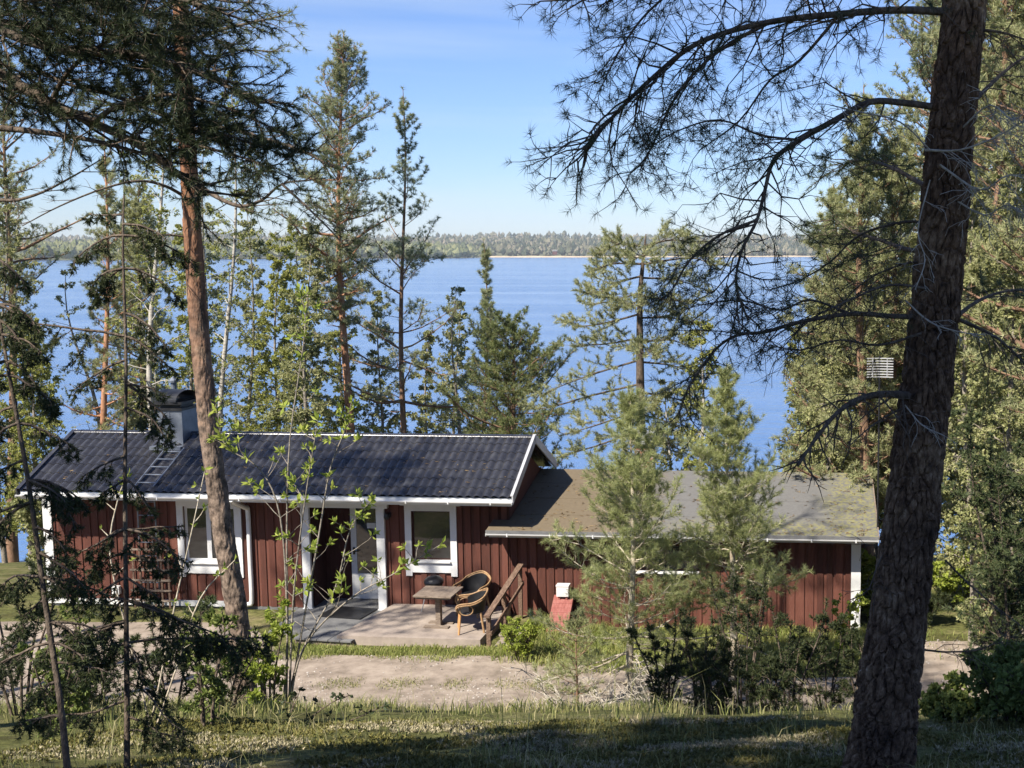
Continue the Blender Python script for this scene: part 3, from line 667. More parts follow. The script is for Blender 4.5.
# kettle grill
g = hw(.2, -.45, 0)
t = thing('kettle_grill', g, 'round black kettle barbecue on thin legs below the cabin window', 'barbecue')
m = MB(); m.lathe((0, 0, .60), [(0, -.12), (.12, -.11), (.175, -.06), (.2, .0), (.205, .03)], 20); m.build('bowl', M['black'], t, smooth=True)
m = MB(); m.lathe((0, 0, .635), [(.21, 0), (.195, .05), (.14, .1), (.05, .125), (0, .127)], 20); m.tube([(-.05, 0, .765), (-.05, 0, .80), (.05, 0, .80), (.05, 0, .765)], .01, 6); m.build('lid', M['black'], t, smooth=True)
for q in (R(200), R(320), R(80)):
    m = MB(); m.tube([(.14*cos(q), .14*sin(q), .52), (.27*cos(q), .27*sin(q), 0)], .012, 6); m.build('leg', M['alu'], t)
# handrail
hr = hw(1.9, -2.3, -.2)
t = thing('handrail', hr, 'weathered wooden handrail sloping up along the right edge of the terrace', 'handrail', rot=-HA)
for y, zt in ((0, .69), (.95, .87), (2.05, 1.12)):
    q_ = .13*y/2.1; m = MB(); m.box((q_-.04, y-.04, -.1), (q_+.04, y+.04, zt)); m.build('post', M['rail'], t)
m = MB(); m.beam((0, -.14, .71), (.13, 2.12, 1.17), .12, .045); m.build('top_rail', M['rail'], t)
m = MB(); m.beam((.055, -.04, .34), (.185, 2.1, .78), .03, .09); m.build('lower_rail', M['rail'], t)
# stone steps by the rail, pink ramp, white box
for i, (v, z) in enumerate(((-2.0, -.22), (-1.5, -.1))):
    p = hw(2.25, v, z-.15); t = thing('stone_step', p, ('pale stone step at the front foot of the handrail', 'pale stone step behind the first one beside the handrail')[i], 'step', rot=-HA)
    m = MB(); m.box((-.28, -.24, 0), (.28, .24, .15)); m.box((-.3, -.26, .151), (.3, .25, .19)); m.build('stone', M['terrace'], t)
t = thing('plank_ramp', hw(2.98, -.64, -.3), 'faded red plank ramp leaning up to the wing wall beside the young pine', 'ramp', rot=-HA+R(4))
m = MB()
for i in range(8):
    v = -.6 + i*.142; z = .14 + i*.055; m.hexa([(-.21,v,z),(.21,v,z),(.21,v+.135,z+.05),(-.21,v+.135,z+.05),(-.21,v,z+.03),(.21,v,z+.03),(.21,v+.135,z+.08),(-.21,v+.135,z+.08)])
m.build('plank', M['ramp'], t)
m = MB()
for s in (-.18, .18): m.beam((s, -.58, .06), (s, .5, .5), .05, .1)
m.build('bearer', M['ramp'], t)
t = thing('white_crate', hw(2.95, -.22, .02), 'small white box against the red boards at the top of the ramp', 'box', rot=-HA)
m = MB(); m.box((-.13, -.09, .3), (.13, .1, .52)); m.box((-.14, -.1, .521), (.14, .11, .545)); m.build('box', M['white'], t)
m = MB(); m.box((-.1, -.06, -.2), (-.06, .07, .299)); m.box((.06, -.06, -.2), (.1, .07, .299)); m.build('stand', M['ramp'], t)
# aerial on a mast behind the trees
ap = at(880, 368, 24.6); t = thing('tv_aerial', (ap[0], ap[1], -.6), 'pale slatted grid aerial on a thin mast among the trees left of the big trunk', 'aerial')
zc = ap[2] + .6
m = MB(); m.tube([(0, .05, 0), (0, .05, zc + .25)], .02, 8); m.build('mast', M['black'], t)
m = MB()
for i in range(8): m.tube([(-.27, -.03, zc-.19+i*.055), (.0, .04, zc-.19+i*.055), (.27, -.03, zc-.19+i*.055)], .013, 6)
m.tube([(-.15, 0, zc-.2), (-.15, 0, zc+.21)], .012, 6); m.tube([(.15, 0, zc-.2), (.15, 0, zc+.21)], .012, 6); m.build('grid', M['alu'], t)

# ---------------------------------------------------------------- vegetation builders
def tufts(m, P, Dv, S, n, L, Wd, a0=25, a1=80, rng=None, twig=.6, leaf=False, keep_up=0.):
    """tufts of needles (one triangle each) or leaves (a folded diamond each) at P, along Dv"""
    P = np.asarray(P, float).reshape(-1, 3); N = len(P)
    if N == 0: return
    Dv = nrm(np.asarray(Dv, float).reshape(-1, 3)); S = np.broadcast_to(np.asarray(S, float), (N,))
    r = rng
    U = nrm(np.cross(Dv, np.where(np.abs(Dv[:, 2:3]) < .9, (0, 0, 1.), (1., 0, 0)))); W = np.cross(Dv, U)
    th = np.radians(r.uniform(a0, a1, (N, n))); ph = r.uniform(0, 2*pi, (N, n))
    nd = Dv[:, None]*np.cos(th)[..., None] + (U[:, None]*np.cos(ph)[..., None] + W[:, None]*np.sin(ph)[..., None])*np.sin(th)[..., None]
    nd[..., 2] += keep_up; nd = nrm(nd)
    LL = L * S[:, None] * r.uniform(.7, 1.15, (N, n))
    B = P[:, None] + Dv[:, None] * (r.uniform(-.7, .3, (N, n)) * L * twig * S[:, None])[..., None]
    sd_ = nrm(np.cross(nd, r.randn(N, n, 3))); hw_ = (Wd * S[:, None] * .5 * r.uniform(.8, 1.2, (N, n)))[..., None]
    tip = B + nd * LL[..., None]
    if leaf:
        mid = B + nd * LL[..., None] * .5; fold = np.cross(nd, sd_) * hw_ * .5
        V = np.stack([B, mid + sd_*hw_ + fold, tip, mid - sd_*hw_ + fold], 2).reshape(-1, 3)
        m.add(V, np.arange(N*n*4).reshape(-1, 4))
    else:
        V = np.stack([B + sd_*hw_, B - sd_*hw_, tip], 2).reshape(-1, 3)
        m.add(V, np.arange(N*n*3).reshape(-1, 3))

class Tree:
    """collects limbs and leaf tufts, then builds trunk and crown as two parts of one thing"""
    def __init__(s, seed): s.r = np.random.RandomState(seed); s.wood = MB(); s.P = []; s.D = []; s.S = []
    def limb(s, pts, r0, r1, n=5):
        k = len(pts); s.wood.tube(pts, np.linspace(r0, r1, k), n, cap=False)
    def tuft(s, p, d, sc=1.): s.P.append(p); s.D.append(d); s.S.append(sc)
    def branch(s, p, d, L, r0, curl=.25, wig=.12, k=6):
        pts = [np.array(p, float)]; d = nrm(np.array(d, float))
        for i in range(k):
            d = nrm(d + s.r.randn(3)*wig + np.array((0, 0, curl/k*1.5))); pts.append(pts[-1] + d*L/k)
        return np.array(pts)
    def spray(s, pts, r0, sub_len, n_sub, start, tstep, curl=.25, up=.15, second=0, n=4, tsc=1., f0=.4, wig=.15, rmin=.002):
        """side shoots with tufts along a branch"""
        s.limb(pts, r0, max(r0*.25, .003), n)
        k = len(pts) - 1
        for j in range(n_sub):
            f = start + (1 - start) * (j + s.r.rand()*.6) / n_sub; f = min(f, .99)
            i = int(f*k); p = pts[i] + (pts[i+1]-pts[i])*(f*k-i); t = nrm(pts[i+1]-pts[i])
            lat = nrm(np.cross(t, (0, 0, 1.)) + 1e-6) * (1 if j % 2 else -1)
            d = nrm(t*s.r.uniform(.35, .9) + lat*s.r.uniform(.5, 1.) + np.array((0, 0, up + s.r.randn()*.25)))
            L = sub_len * s.r.uniform(.55, 1.15) * (1.05 - .55*f)
            q = s.branch(p, d, L, 0, curl, wig, 4); s.limb(q, max(r0*.3, rmin*1.5), rmin, 3)
            if second:
                for _ in range(second):
                    g = s.r.uniform(.3, .9); ii = int(g*4); pp = q[ii]; tt_ = nrm(q[min(ii+1, 4)]-q[max(ii-1, 0)])
                    dd = nrm(tt_*.6 + s.r.randn(3)*.55 + np.array((0, 0, up))); q2 = s.branch(pp, dd, L*.45, 0, curl, wig, 3); s.limb(q2, max(r0*.15, rmin), rmin*.75, 3)
                    s._al(q2, tstep, f0-.05, tsc)
            s._al(q, tstep, f0, tsc)
        s._al(pts, tstep, max(start, .75), tsc)
    def _al(s, q, step, f0, tsc=1.):
        L = np.linalg.norm(np.diff(q, axis=0), axis=1).sum(); n = max(1, int(L*(1-f0)/step)); k = len(q)-1
        for f in np.linspace(f0, 1, n+1)[1:]:
            i = min(int(f*k), k-1); p = q[i] + (q[i+1]-q[i])*(f*k-i); s.tuft(p, q[i+1]-q[i], tsc*s.r.uniform(.75, 1.2))
    def build(s, name, base, label, cat, wood, leaf, needle=dict(n=14, L=.1, Wd=.01), group=None, crown='crown', extra=None):
        t = thing(name, base, label, cat, group)
        s.wood.build('trunk', wood, t, smooth=True)
        if s.P:
            m = MB(); tufts(m, s.P, s.D, s.S, rng=s.r, **needle); m.build(crown, leaf, t)
        return t

def pine(seed, base, H, r0, cb, spread, label, leaf, wood='bark_far', name='pine_tree', whorl=.5, nb=5, prof='dome', lean=(0, 0), sub=.45, nsub=7, tstep=.16, needle=None, second=1, dens=1., group=None, top=.97, elev=(-8, 50), dead=6):
    T = Tree(seed); r = T.r
    zs = np.linspace(0, H, 14)
    tr = np.stack([lean[0]*(zs/H) + .012*H*np.sin(zs*1.1/H*6+seed)*(zs/H), lean[1]*(zs/H) + .01*H*np.sin(zs/H*5+seed*2)*(zs/H), zs], 1)
    T.wood.tube(tr, r0 * (1 - .93*(zs/H)**1.1) * (1 + .25*np.exp(-zs/.4)), 10, cap=False)
    def tp(z):
        i = min(int(z/H*13), 12); f = z/H*13 - i; return tr[i]*(1-f) + tr[i+1]*f
    z = cb*H
    for _ in range(dead):
        zz = r.uniform(cb*.45, cb)*H; a = r.rand()*2*pi
        q = T.branch(tp(zz), (cos(a), sin(a), r.uniform(-.2, .2)), r.uniform(.4, 1.1)*spread*.5, 0, -.1, .2, 5); T.limb(q, .018, .003, 4)
    while z < H*top:
        t = (z - cb*H) / (H - cb*H)
        pf = {'dome': math.sqrt(max(0, 1 - t**2.2)) * (.55 + .45*min(1, t*4)), 'cone': (1-t)**.85 + .04, 'spire': (1-t)**.7*.9+.05, 'flat': .45 + .55*math.sin(min(1, t*1.25)*pi)}[prof]
        n = nb + r.randint(-1, 2); a0 = r.rand()*2*pi
        for k in range(max(1, int(n*dens + r.rand()))):
            a = a0 + 2*pi*k/n + r.randn()*.3; L = spread*pf*r.uniform(.4, 1.15)*(1 + .3*math.sin(a*2 + z*1.7 + seed))
            if L < .12 or r.rand() < .1: continue
            el = R(elev[0] + (elev[1]-elev[0])*t + r.randn()*10)
            p = tp(min(z + r.uniform(-.15, .15)*whorl, H*.995))
            q = T.branch(p, (cos(a)*cos(el), sin(a)*cos(el), sin(el)), L, 0, .35, .12, 6)
            T.spray(q, max(.006, r0*.3*L/spread*(1-.5*t)), sub*min(1, .35+L/spread)*min(1.2, L), max(3, int(1.35*nsub*min(1, .35+L/spread))), .2, tstep*.62, second=second+1)
        z += whorl * r.uniform(.7, 1.1) * (1 - .4*t) * .85
    T.tuft(tp(H), (0, 0, 1.), 1.2)
    return T.build(name, base, label, 'tree', M[wood], M[leaf], needle or dict(n=14, L=.11, Wd=.012), group=group)

def birch(seed, base, H, r0, label, leaf='birch_leaf', spread=1.6, nb=34, cb=.25, needle=None, wood='bark_birch', name='birch_tree', lean=(0, 0), leafy=1., group=None, curl=-.25, bend=.012):
    T = Tree(seed); r = T.r
    zs = np.linspace(0, H, 16)
    tr = np.stack([lean[0]*(zs/H)**1.2 + bend*H*np.sin(zs/H*7+seed), lean[1]*(zs/H) + bend*H*np.sin(zs/H*5+seed*2), zs], 1); tr -= tr[0]
    T.wood.tube(tr, r0*(1-.94*(zs/H)), 10, cap=False)
    for k in range(nb):
        f = cb + (1-cb)*(k + r.rand())/nb; f = min(f, .985); i = min(int(f*15), 14); p = tr[i] + (tr[i+1]-tr[i])*(f*15-i)
        a = k*2.4 + r.randn()*.4; el = R(r.uniform(25, 60)); L = spread*(1.05-f)**.6*r.uniform(.5, 1.15)
        q = T.branch(p, (cos(a)*cos(el), sin(a)*cos(el), sin(el)), L, 0, curl, .14, 7)
        T.spray(q, max(.006, r0*.25*(1-f)+.004), L*.55, int(6+2*leafy), .2, .15/leafy, curl=-.4, up=-.05, second=2, n=4, f0=.3)
    return T.build(name, base, label, 'tree', M[wood], M[leaf], needle or dict(n=6, L=.085, Wd=.05, leaf=True, a0=10, a1=100), group=group)

def ground_pt(x, D):
    """foot of a tree seen in column x at distance D"""
    X = (x - PX) / F * D / cp * 1.0
    z = float(gh(X, D))
    for _ in range(3):
        depth = D*cp + (EYE - z)*sp; X = (x - PX)/F*depth; z = float(gh(X, D))
    return np.array((X, D, z - .05))
def top_h(x, y, D): return at(x, y, D)[2]


# ---------------------------------------------------------------- trees behind the cabin, down to the lake
def stand(fn, seed, xb, D, xt, yt, *a, **k):
    b = ground_pt(xb, D); tp_ = at(xt, yt, D); return fn(seed, b, tp_[2] - b[2], *a, lean=(tp_[0] - b[0], 0), **k)
def px_path0(pts, D0, D1, base, k=4):
    ds = np.linspace(D0, D1, len(pts)); return spline([at(x, y, d) - base for (x, y), d in zip(pts, ds)], k)
NB = dict(n=15, L=.13, Wd=.016)
def P_(seed, base, H, r0, label, leaf, cb, spread, lean=(0, 0), **k): return pine(seed, base, H, r0, cb, spread, label, leaf, lean=lean, **k)
stand(P_, 1, 355, 38, 336, 32, .17, 'tall slim pine with orange trunk behind the roof ridge, taller of two against the sky', 'pine_blue', .48, 1.7, wood='bark_orange', prof='dome', dens=.9, needle=NB, whorl=.55, sub=.5, nsub=10, dead=9)
stand(P_, 2, 408, 40, 398, 88, .13, 'slender sparse pine with dark trunk standing clear against the sky right of the orange-trunked pine', 'pine_blue', .36, 2.9, prof='cone', dens=.7, needle=NB, whorl=.62, tstep=.17, nsub=8, dead=8)
stand(P_, 3, 484, 41, 485, 240, .1, 'pointed young conifer with its tip just below the far shore behind the ridge end', 'pine_blue', .2, 1.35, prof='spire', dens=.9, needle=NB, whorl=.42, tstep=.13)
stand(P_, 4, 507, 39, 515, 326, .17, 'broad dark round-topped pine behind the right end of the tiled roof', 'pine_green', .15, 2.9, prof='dome', dens=.95, needle=NB, whorl=.42, nsub=11, tstep=.13, second=2, elev=(-5, 45))
stand(birch, 5, 438, 42, 452, 285, .11, 'pale thin-leaved crooked tree left of the pointed conifer', leaf='pale_leaf', spread=1.7, nb=30, leafy=1.6, wood='bark_grey', bend=.03)
stand(birch, 6, 272, 40, 280, 235, .1, 'yellow-green young broadleaf tree behind the ridge, left one of a close pair', leaf='birch_leaf', spread=1.7, nb=60, leafy=2.8, wood='bark_grey')
stand(birch, 7, 318, 37, 312, 225, .1, 'yellow-green young broadleaf tree next to the orange trunk, right one of a close pair', leaf='pale_leaf', spread=1.7, nb=60, leafy=2.8, wood='bark_grey')
stand(birch, 8, 166, 38, 160, 70, .14, 'white-trunked birch rising behind the chimney cowl', spread=2.0, nb=44, leafy=1.0, cb=.3)
stand(birch, 9, 224, 42, 234, 60, .13, 'white-trunked birch just right of the tall leaning pine trunk', spread=1.9, nb=46, leafy=.9, cb=.3)
stand(P_, 10, 102, 43, 108, 110, .15, 'reddish-trunked pine with yellowish crown behind the grey pole', 'pine_sun', .3, 1.5, wood='bark_orange', prof='spire', dens=.8, needle=NB, whorl=.6)
stand(birch, 11, 86, 45, 52, 270, .13, 'crooked bare-limbed alder at the water left of the grey pole', leaf='pale_leaf', spread=2.0, nb=24, leafy=.7, wood='bark_grey', bend=.06)
stand(P_, 12, 12, 44, 8, 60, .2, 'leafy green pine at the left picture edge above the lake', 'pine_sun', .45, 2.4, needle=NB, dens=.9, whorl=.65)
stand(birch, 13, 130, 47, 128, 150, .12, 'slim yellowing birch between the grey pole and the chimney', leaf='birch_leaf', spread=1.6, nb=34, leafy=1.5)
stand(birch, 14, -40, 40, -30, 120, .14, 'birch beyond the left picture edge by the water', leaf='pale_leaf', spread=2.2, nb=36, leafy=1.3)
b = ground_pt(640, 34); T = Tree(15)
q = px_path0([(641, 520), (641, 440), (640, 360), (640, 300), (643, 262), (646, 234)], 34, 34, b); q[0] = (0, 0, 0); T.wood.tube(q, np.linspace(.17, .02, len(q)), 10, cap=False)
for y0, pts, dd in ((246, [(640, 246), (618, 244), (604, 252)], -.6), (246, [(645, 246), (672, 240), (694, 244)], .4), (262, [(642, 264), (612, 264), (592, 272)], .5), (262, [(644, 264), (690, 258), (716, 266)], -.7), (275, [(642, 276), (620, 282), (600, 292), (586, 294)], -1.0), (275, [(642, 278), (676, 280), (706, 290)], 1.2),
  (290, [(642, 292), (615, 300), (590, 305)], 1.4), (292, [(642, 296), (668, 300), (692, 302)], -1.4), (312, [(640, 314), (610, 322), (584, 326), (570, 322)], -.5), (318, [(640, 318), (672, 318), (704, 326)], .8), (335, [(640, 338), (606, 344), (572, 346)], .8), (340, [(640, 342), (668, 340), (690, 346)], -1.0),
  (360, [(640, 360), (600, 372), (566, 384), (540, 396)], -.8), (362, [(640, 362), (674, 366), (702, 378)], .9), (380, [(640, 384), (590, 396), (548, 408), (528, 408)], .6), (390, [(640, 392), (680, 400), (706, 412)], -1.2), (405, [(640, 410), (600, 424), (560, 436)], -1.4), (410, [(640, 414), (672, 424), (698, 440)], 1.0),
  (425, [(640, 430), (596, 446), (556, 458)], .9), (432, [(640, 436), (676, 448), (700, 462)], -.8), (300, [(640, 300), (630, 306)], -2.4), (345, [(640, 350), (646, 356)], -2.6), (400, [(640, 402), (634, 410)], -2.8), (255, [(643, 256), (640, 258)], -1.8), (430, [(640, 434), (650, 446)], -2.6)):
    T.spray(px_path0(pts, 34, 34 + dd, b), .035, 1.0, 15, .1, .062, curl=.2, up=.1, second=3, n=5)
T.build('pine_tree', b, 'lush bright pine with layered boughs behind the wing roof, right of centre', 'tree', M['limb'], M['pine_sun'], dict(n=17, L=.12, Wd=.016))
stand(birch, 16, 696, 31, 702, 318, .09, 'thin yellow-green birch between the lush pine and the young pine', leaf='birch_leaf', spread=1.3, nb=36, leafy=1.6)
stand(birch, 17, 668, 33, 665, 380, .08, 'low pale birch at the foot of the lush pine behind the wing roof', leaf='pale_leaf', spread=1.2, nb=26, leafy=1.6, cb=.1)
# right-hand stand
NR = dict(n=16, L=.14, Wd=.018)
stand(P_, 20, 868, 28, 858, 85, .17, 'sunlit pine filling the gap just left of the big dark trunk', 'pine_sun', .2, 2.2, prof='spire', dens=1.0, needle=NR, whorl=.6, nsub=9)
stand(P_, 21, 925, 32, 930, -60, .2, 'tall pine directly behind the big dark trunk', 'pine_blue', .25, 2.7, needle=NR, whorl=.65, nsub=10)
stand(P_, 22, 990, 25, 1000, -140, .2, 'tall sunlit pine right of the big dark trunk', 'pine_sun', .22, 2.5, needle=NR, whorl=.6, nsub=10, second=2)
stand(P_, 23, 1062, 21, 1070, -220, .2, 'green pine at the right picture edge reaching above the frame', 'pine_sun', .2, 2.5, needle=NR, whorl=.6, nsub=10)
stand(birch, 24, 872, 33, 862, 225, .12, 'yellow-green leafy tree behind the wing roof end', leaf='birch_leaf', spread=2.0, nb=54, leafy=2.4, cb=.12, wood='bark_grey')
stand(birch, 25, 962, 31, 965, 215, .12, 'pale leafy tree glowing behind the right side of the big trunk', leaf='pale_leaf', spread=2.1, nb=54, leafy=2.4, cb=.12, wood='bark_grey')
stand(P_, 26, 826, 37, 822, 285, .12, 'small pine over the water left of the sunlit pine', 'pine_sun', .15, 1.7, prof='dome', needle=NR, whorl=.5, second=2)
stand(birch, 27, 908, 36, 905, 300, .12, 'dense light-green tree low behind the big trunk', leaf='birch_leaf', spread=2.1, nb=50, leafy=2.2, cb=.1, wood='bark_grey')
for k, (kind, xb, D, xt, yt, sp_, lf, lab) in enumerate((
 ('p', 838, 31, 832, 185, 1.7, 'pine_sun', 'bright pine between the lake gap and the big trunk, shorter than the tallest one there'),
 ('p', 893, 29, 890, 140, 2.0, 'pine_sun', 'full bright pine touching the left side of the big dark trunk'),
 ('p', 978, 29, 982, 10, 2.4, 'pine_sun', 'bright pine just right of the big trunk, behind the reddish stem'),
 ('p', 1012, 34, 1020, -40, 2.5, 'pine_green', 'pine in the back row at the right picture edge'),
 ('b', 848, 36, 842, 235, 2.0, 'pale_leaf', 'pale broadleaf tree beside the lake gap, behind the wing roof end'),
 ('b', 900, 31, 905, 255, 2.0, 'birch_leaf', 'yellowish broadleaf tree hugging the left side of the big trunk'),
 ('b', 990, 35, 990, 140, 2.3, 'birch_leaf', 'tall yellowish broadleaf tree right of the big trunk'),
 ('b', 1020, 30, 1015, 230, 2.1, 'pale_leaf', 'pale broadleaf tree at the right picture edge above the dark juniper'),
 ('b', 803, 38, 800, 330, 1.4, 'birch_leaf', 'small yellowish tree at the water beside the wing roof'),
 ('b', 198, 46, 200, 110, 1.9, 'pale_leaf', 'pale thin tree between the two white birches'),
 ('b', 345, 43, 344, 262, 1.5, 'birch_leaf', 'yellowish tree whose crown sits behind the orange trunk over the ridge'),
 ('b', 462, 44, 460, 300, 1.4, 'pale_leaf', 'low pale tree between the crooked tree and the pointed conifer'),
 ('b', 5, 42, 2, 165, 2.2, 'pale_leaf', 'pale broadleaf tree at the left picture edge'),
 ('b', 250, 44, 250, 190, 1.6, 'pale_leaf', 'pale thin tree over the ridge right of the second birch'),
 ('b', 298, 45, 298, 215, 1.6, 'birch_leaf', 'yellowish thin tree standing between the close pair over the ridge'),
 ('b', 378, 44, 376, 290, 1.4, 'pale_leaf', 'low pale tree between the orange-trunked pine and the sparse pine'),
 ('b', 425, 44, 428, 330, 1.2, 'pale_leaf', 'low pale tree just right of the sparse pine'),
 ('b', 972, 24, 970, 185, 1.9, 'pale_leaf', 'pale bushy tree glowing right beside the big trunk, nearer than the pines there'),
 ('b', 1022, 22, 1018, 150, 1.9, 'pale_leaf', 'pale bushy tree cut by the right picture edge, nearer than the pines there'),
 ('b', 835, 29, 828, 300, 1.6, 'pale_leaf', 'low pale tree below the aerial, at the right end of the wing roof'),
 ('b', 190, 40, 188, 225, 1.5, 'birch_leaf', 'yellowish tree just behind the chimney'),
 ('b', 32, 36, 30, 320, 1.7, 'birch_leaf', 'low yellowish tree beside the left corner of the cabin'),
 ('p', 140, 45, 142, 180, 1.6, 'pine_sun', 'low sunny pine behind the vent pole and chimney'))):
    if kind == 'p': stand(P_, 700+k, xb, D, xt, yt, .16, lab, lf, .2, sp_, prof='dome', needle=NR, whorl=.55, nsub=10, second=1, dens=1.05)
    else: stand(birch, 700+k, xb, D, xt, yt, .1, lab, leaf=lf, spread=sp_, nb=60, leafy=2.6, cb=.12, wood='bark_grey')
# young pines in front of the wing
NS = dict(n=24, L=.105, Wd=.0068, a0=18, a1=68)
stand(P_, 30, 629, 20, 634, 388, .075, 'airy young pine with pale stem in front of the red wing, left one of two', 'pine_young', .2, 1.85, wood='bark_pale', prof='cone', dens=1.1, needle=NS, whorl=.38, nb=6, sub=.5, nsub=9, tstep=.09, elev=(-2, 50), dead=14)
stand(P_, 31, 734, 20.6, 728, 366, .075, 'yellow-green young pine in front of the red wing, right one of two', 'pine_young', .3, 1.5, wood='bark_pale', prof='cone', dens=1.1, needle=NS, whorl=.38, nb=6, sub=.5, nsub=9, tstep=.09, elev=(5, 55), dead=8)
stand(P_, 32, 577, 18, 577, 612, .022, 'knee-high pine seedling on the grass below the handrail', 'pine_sun', .25, .5, prof='dome', dens=1., needle=dict(n=16, L=.07, Wd=.006), whorl=.2, nb=5, tstep=.07, nsub=3, second=0, dead=0)

# ---------------------------------------------------------------- the near trees
def px_path(pts, D0, D1, base, k=4):
    ds = np.linspace(D0, D1, len(pts)); return spline([at(x, y, d) - base for (x, y), d in zip(pts, ds)], k)

# big dark pine on the right: thick plated bark is real relief
b = np.array((*at(878, 790, 7.0)[:2], 4.3)); T = Tree(50)
axis = [at(x, y, 7.0) - b for x, y in ((876, 800), (880, 760), (892, 660), (906, 560), (920, 440), (934, 320), (944, 210), (953, 110), (965, 0), (978, -130), (990, -280), (1000, -460), (1005, -640))]
ax = spline(axis, 55); nz_ = len(ax); na = 150
hgt = ax[:, 2]; rad = np.interp(hgt, [0, .3, 1.2, 3, 4.5, 8], [.23, .19, .157, .134, .117, .075])
rk = np.random.RandomState(9)
S_ = np.linspace(0, 1, na, endpoint=False)
def plates(cu, cv, u, v, nu):
    """cell distance field on the unrolled trunk: plates with cracks between"""
    jit = rk.rand(nu, 400, 2); U = u[None, :]*nu; Vv = v[:, None]/cv + .35*np.sin(u[None, :]*2*pi*3 + v[:, None]*7) + .2*np.sin(u[None, :]*2*pi*7 - v[:, None]*17); U = U + .3*np.sin(v[:, None]*11 + u[None, :]*12.6)
    iu = np.floor(U).astype(int); iv = np.floor(Vv).astype(int)
    f1 = np.full((len(v), len(u)), 9.); f2 = f1.copy(); hsh = np.zeros_like(f1)
    for a in (-1, 0, 1):
        for c in (-1, 0, 1):
            cu_ = (iu + a) % nu; cv_ = (iv + c) % 400
            j = jit[cu_, cv_]; d = np.hypot((iu + a + j[..., 0]) - U, ((iv + c + j[..., 1]) - Vv))
            nearer = d < f1; f2 = np.where(nearer, f1, np.minimum(f2, d)); hsh = np.where(nearer, j[..., 0]*.5 + j[..., 1]*.5, hsh); f1 = np.where(nearer, d, f1)
    return f2 - f1, hsh
e1, h1 = plates(0, .105, S_, hgt, 20); e2, h2 = plates(0, .035, S_, hgt, 50)
disp = .031*np.clip(e1*4.5, 0, 1)**.8 * (.45 + .9*h1) + .010*np.clip(e2*3, 0, 1)*h2 - .016
Tn = nrm(np.gradient(ax, axis=0)); U0 = nrm(np.cross(Tn, (0, 1., 0))); W0 = np.cross(Tn, U0); an = S_*2*pi
ring = (rad[:, None] + disp*np.clip(rad[:, None]/.17, .4, 1.2))[..., None]*(U0[:, None]*np.cos(an)[None, :, None] + W0[:, None]*np.sin(an)[None, :, None])
V = (ax[:, None] + ring)
root = .10*np.exp(-hgt/.16)[:, None]*np.maximum(0, np.sin(an*5+1))[None]**2
V = V + root[..., None]*(U0[:, None]*np.cos(an)[None, :, None] + W0[:, None]*np.sin(an)[None, :, None])
i_ = np.arange(na); j_ = (i_+1) % na
T.wood.add(V.reshape(-1, 3), np.concatenate([np.stack([k*na+i_, k*na+j_, (k+1)*na+j_, (k+1)*na+i_], 1) for k in range(nz_-1)]))
big = thing('pine_tree', b, 'big close pine on the right with dark plated trunk and branches across the sky', 'tree')
T.wood.build('trunk', M['bark_near'], big)
NF = dict(n=22, L=.065, Wd=.0026, a0=22, a1=95)
limbs = [  # pixel path, near and far distance, radii, shoots, shoot length
 ([(950, 12), (900, 10), (840, 14), (770, 22), (700, 42), (650, 80), (610, 120), (585, 150)], 7.0, 6.3, .03, 34, .75),
 ([(770, 22), (720, 50), (680, 90), (655, 140), (640, 170)], 6.7, 6.4, .014, 16, .5),
 ([(840, 14), (800, 60), (770, 80), (740, 120), (700, 150)], 6.9, 6.7, .012, 12, .5),
 ([(942, 108), (905, 103), (870, 102), (835, 120), (800, 140), (774, 160), (765, 190), (757, 220), (742, 250), (736, 285), (748, 320)], 7.0, 6.2, .026, 26, .62),
 ([(800, 140), (760, 135), (720, 120), (680, 130), (645, 150)], 6.8, 6.3, .009, 12, .45),
 ([(757, 220), (720, 235), (690, 260), (672, 290), (660, 300)], 6.3, 6.2, .010, 14, .4),
 ([(934, 318), (890, 316), (850, 314), (800, 322), (765, 332), (738, 335), (715, 350), (690, 385), (680, 410)], 7.0, 6.3, .020, 20, .5),
 ([(850, 314), (810, 300), (780, 310), (740, 300), (700, 305)], 6.9, 6.5, .010, 14, .4),
 ([(938, 225), (905, 222), (860, 235), (830, 262), (800, 280), (770, 290)], 7.1, 7.6, .013, 10, .4),
 ([(965, 0), (920, -30), (860, -50), (780, -45), (700, -30), (620, -10), (560, 0)], 7.0, 6.3, .028, 34, .7),
 ([(700, -30), (650, 10), (620, 50), (600, 90)], 6.6, 6.4, .010, 14, .45),
]
for k, (pp, d0, d1, r0, ns, sl) in enumerate(limbs):
    Tl = Tree(60+k); q = px_path(pp, d0, d1, b, 4)
    Tl.spray(q, r0*.8, sl*1.1, int(ns*1.6), .15, .04, curl=-.1, up=-.1, second=3, n=6, f0=.78, wig=.3, rmin=.0016)
    o = Tl.wood.build('branch', M['limb'], big, smooth=True)
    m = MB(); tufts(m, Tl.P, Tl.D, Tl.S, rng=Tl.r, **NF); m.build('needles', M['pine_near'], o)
def dead_limb(pp, d0, d1, r0, ns, sl, seed, mat='dead', par=big, bb=b, curl=-.4):
    Tl = Tree(seed); q = px_path(pp, d0, d1, bb, 4); Tl.spray(q, r0*(.7 if mat == 'dead' else .9), sl*1.1, int(ns*1.6), .12, 9, curl=curl, up=-.1, second=3, n=6, wig=.32, rmin=.0016); Tl.wood.build('dead_branch', M[mat], par, smooth=True)
dead_limb([(926, 398), (890, 394), (862, 398), (838, 412), (815, 440), (798, 466)], 6.95, 6.4, .028, 14, .4, 81, 'limb')
dead_limb([(930, 395), (880, 420), (850, 445)], 7.0, 6.6, .008, 6, .25, 82, 'limb')
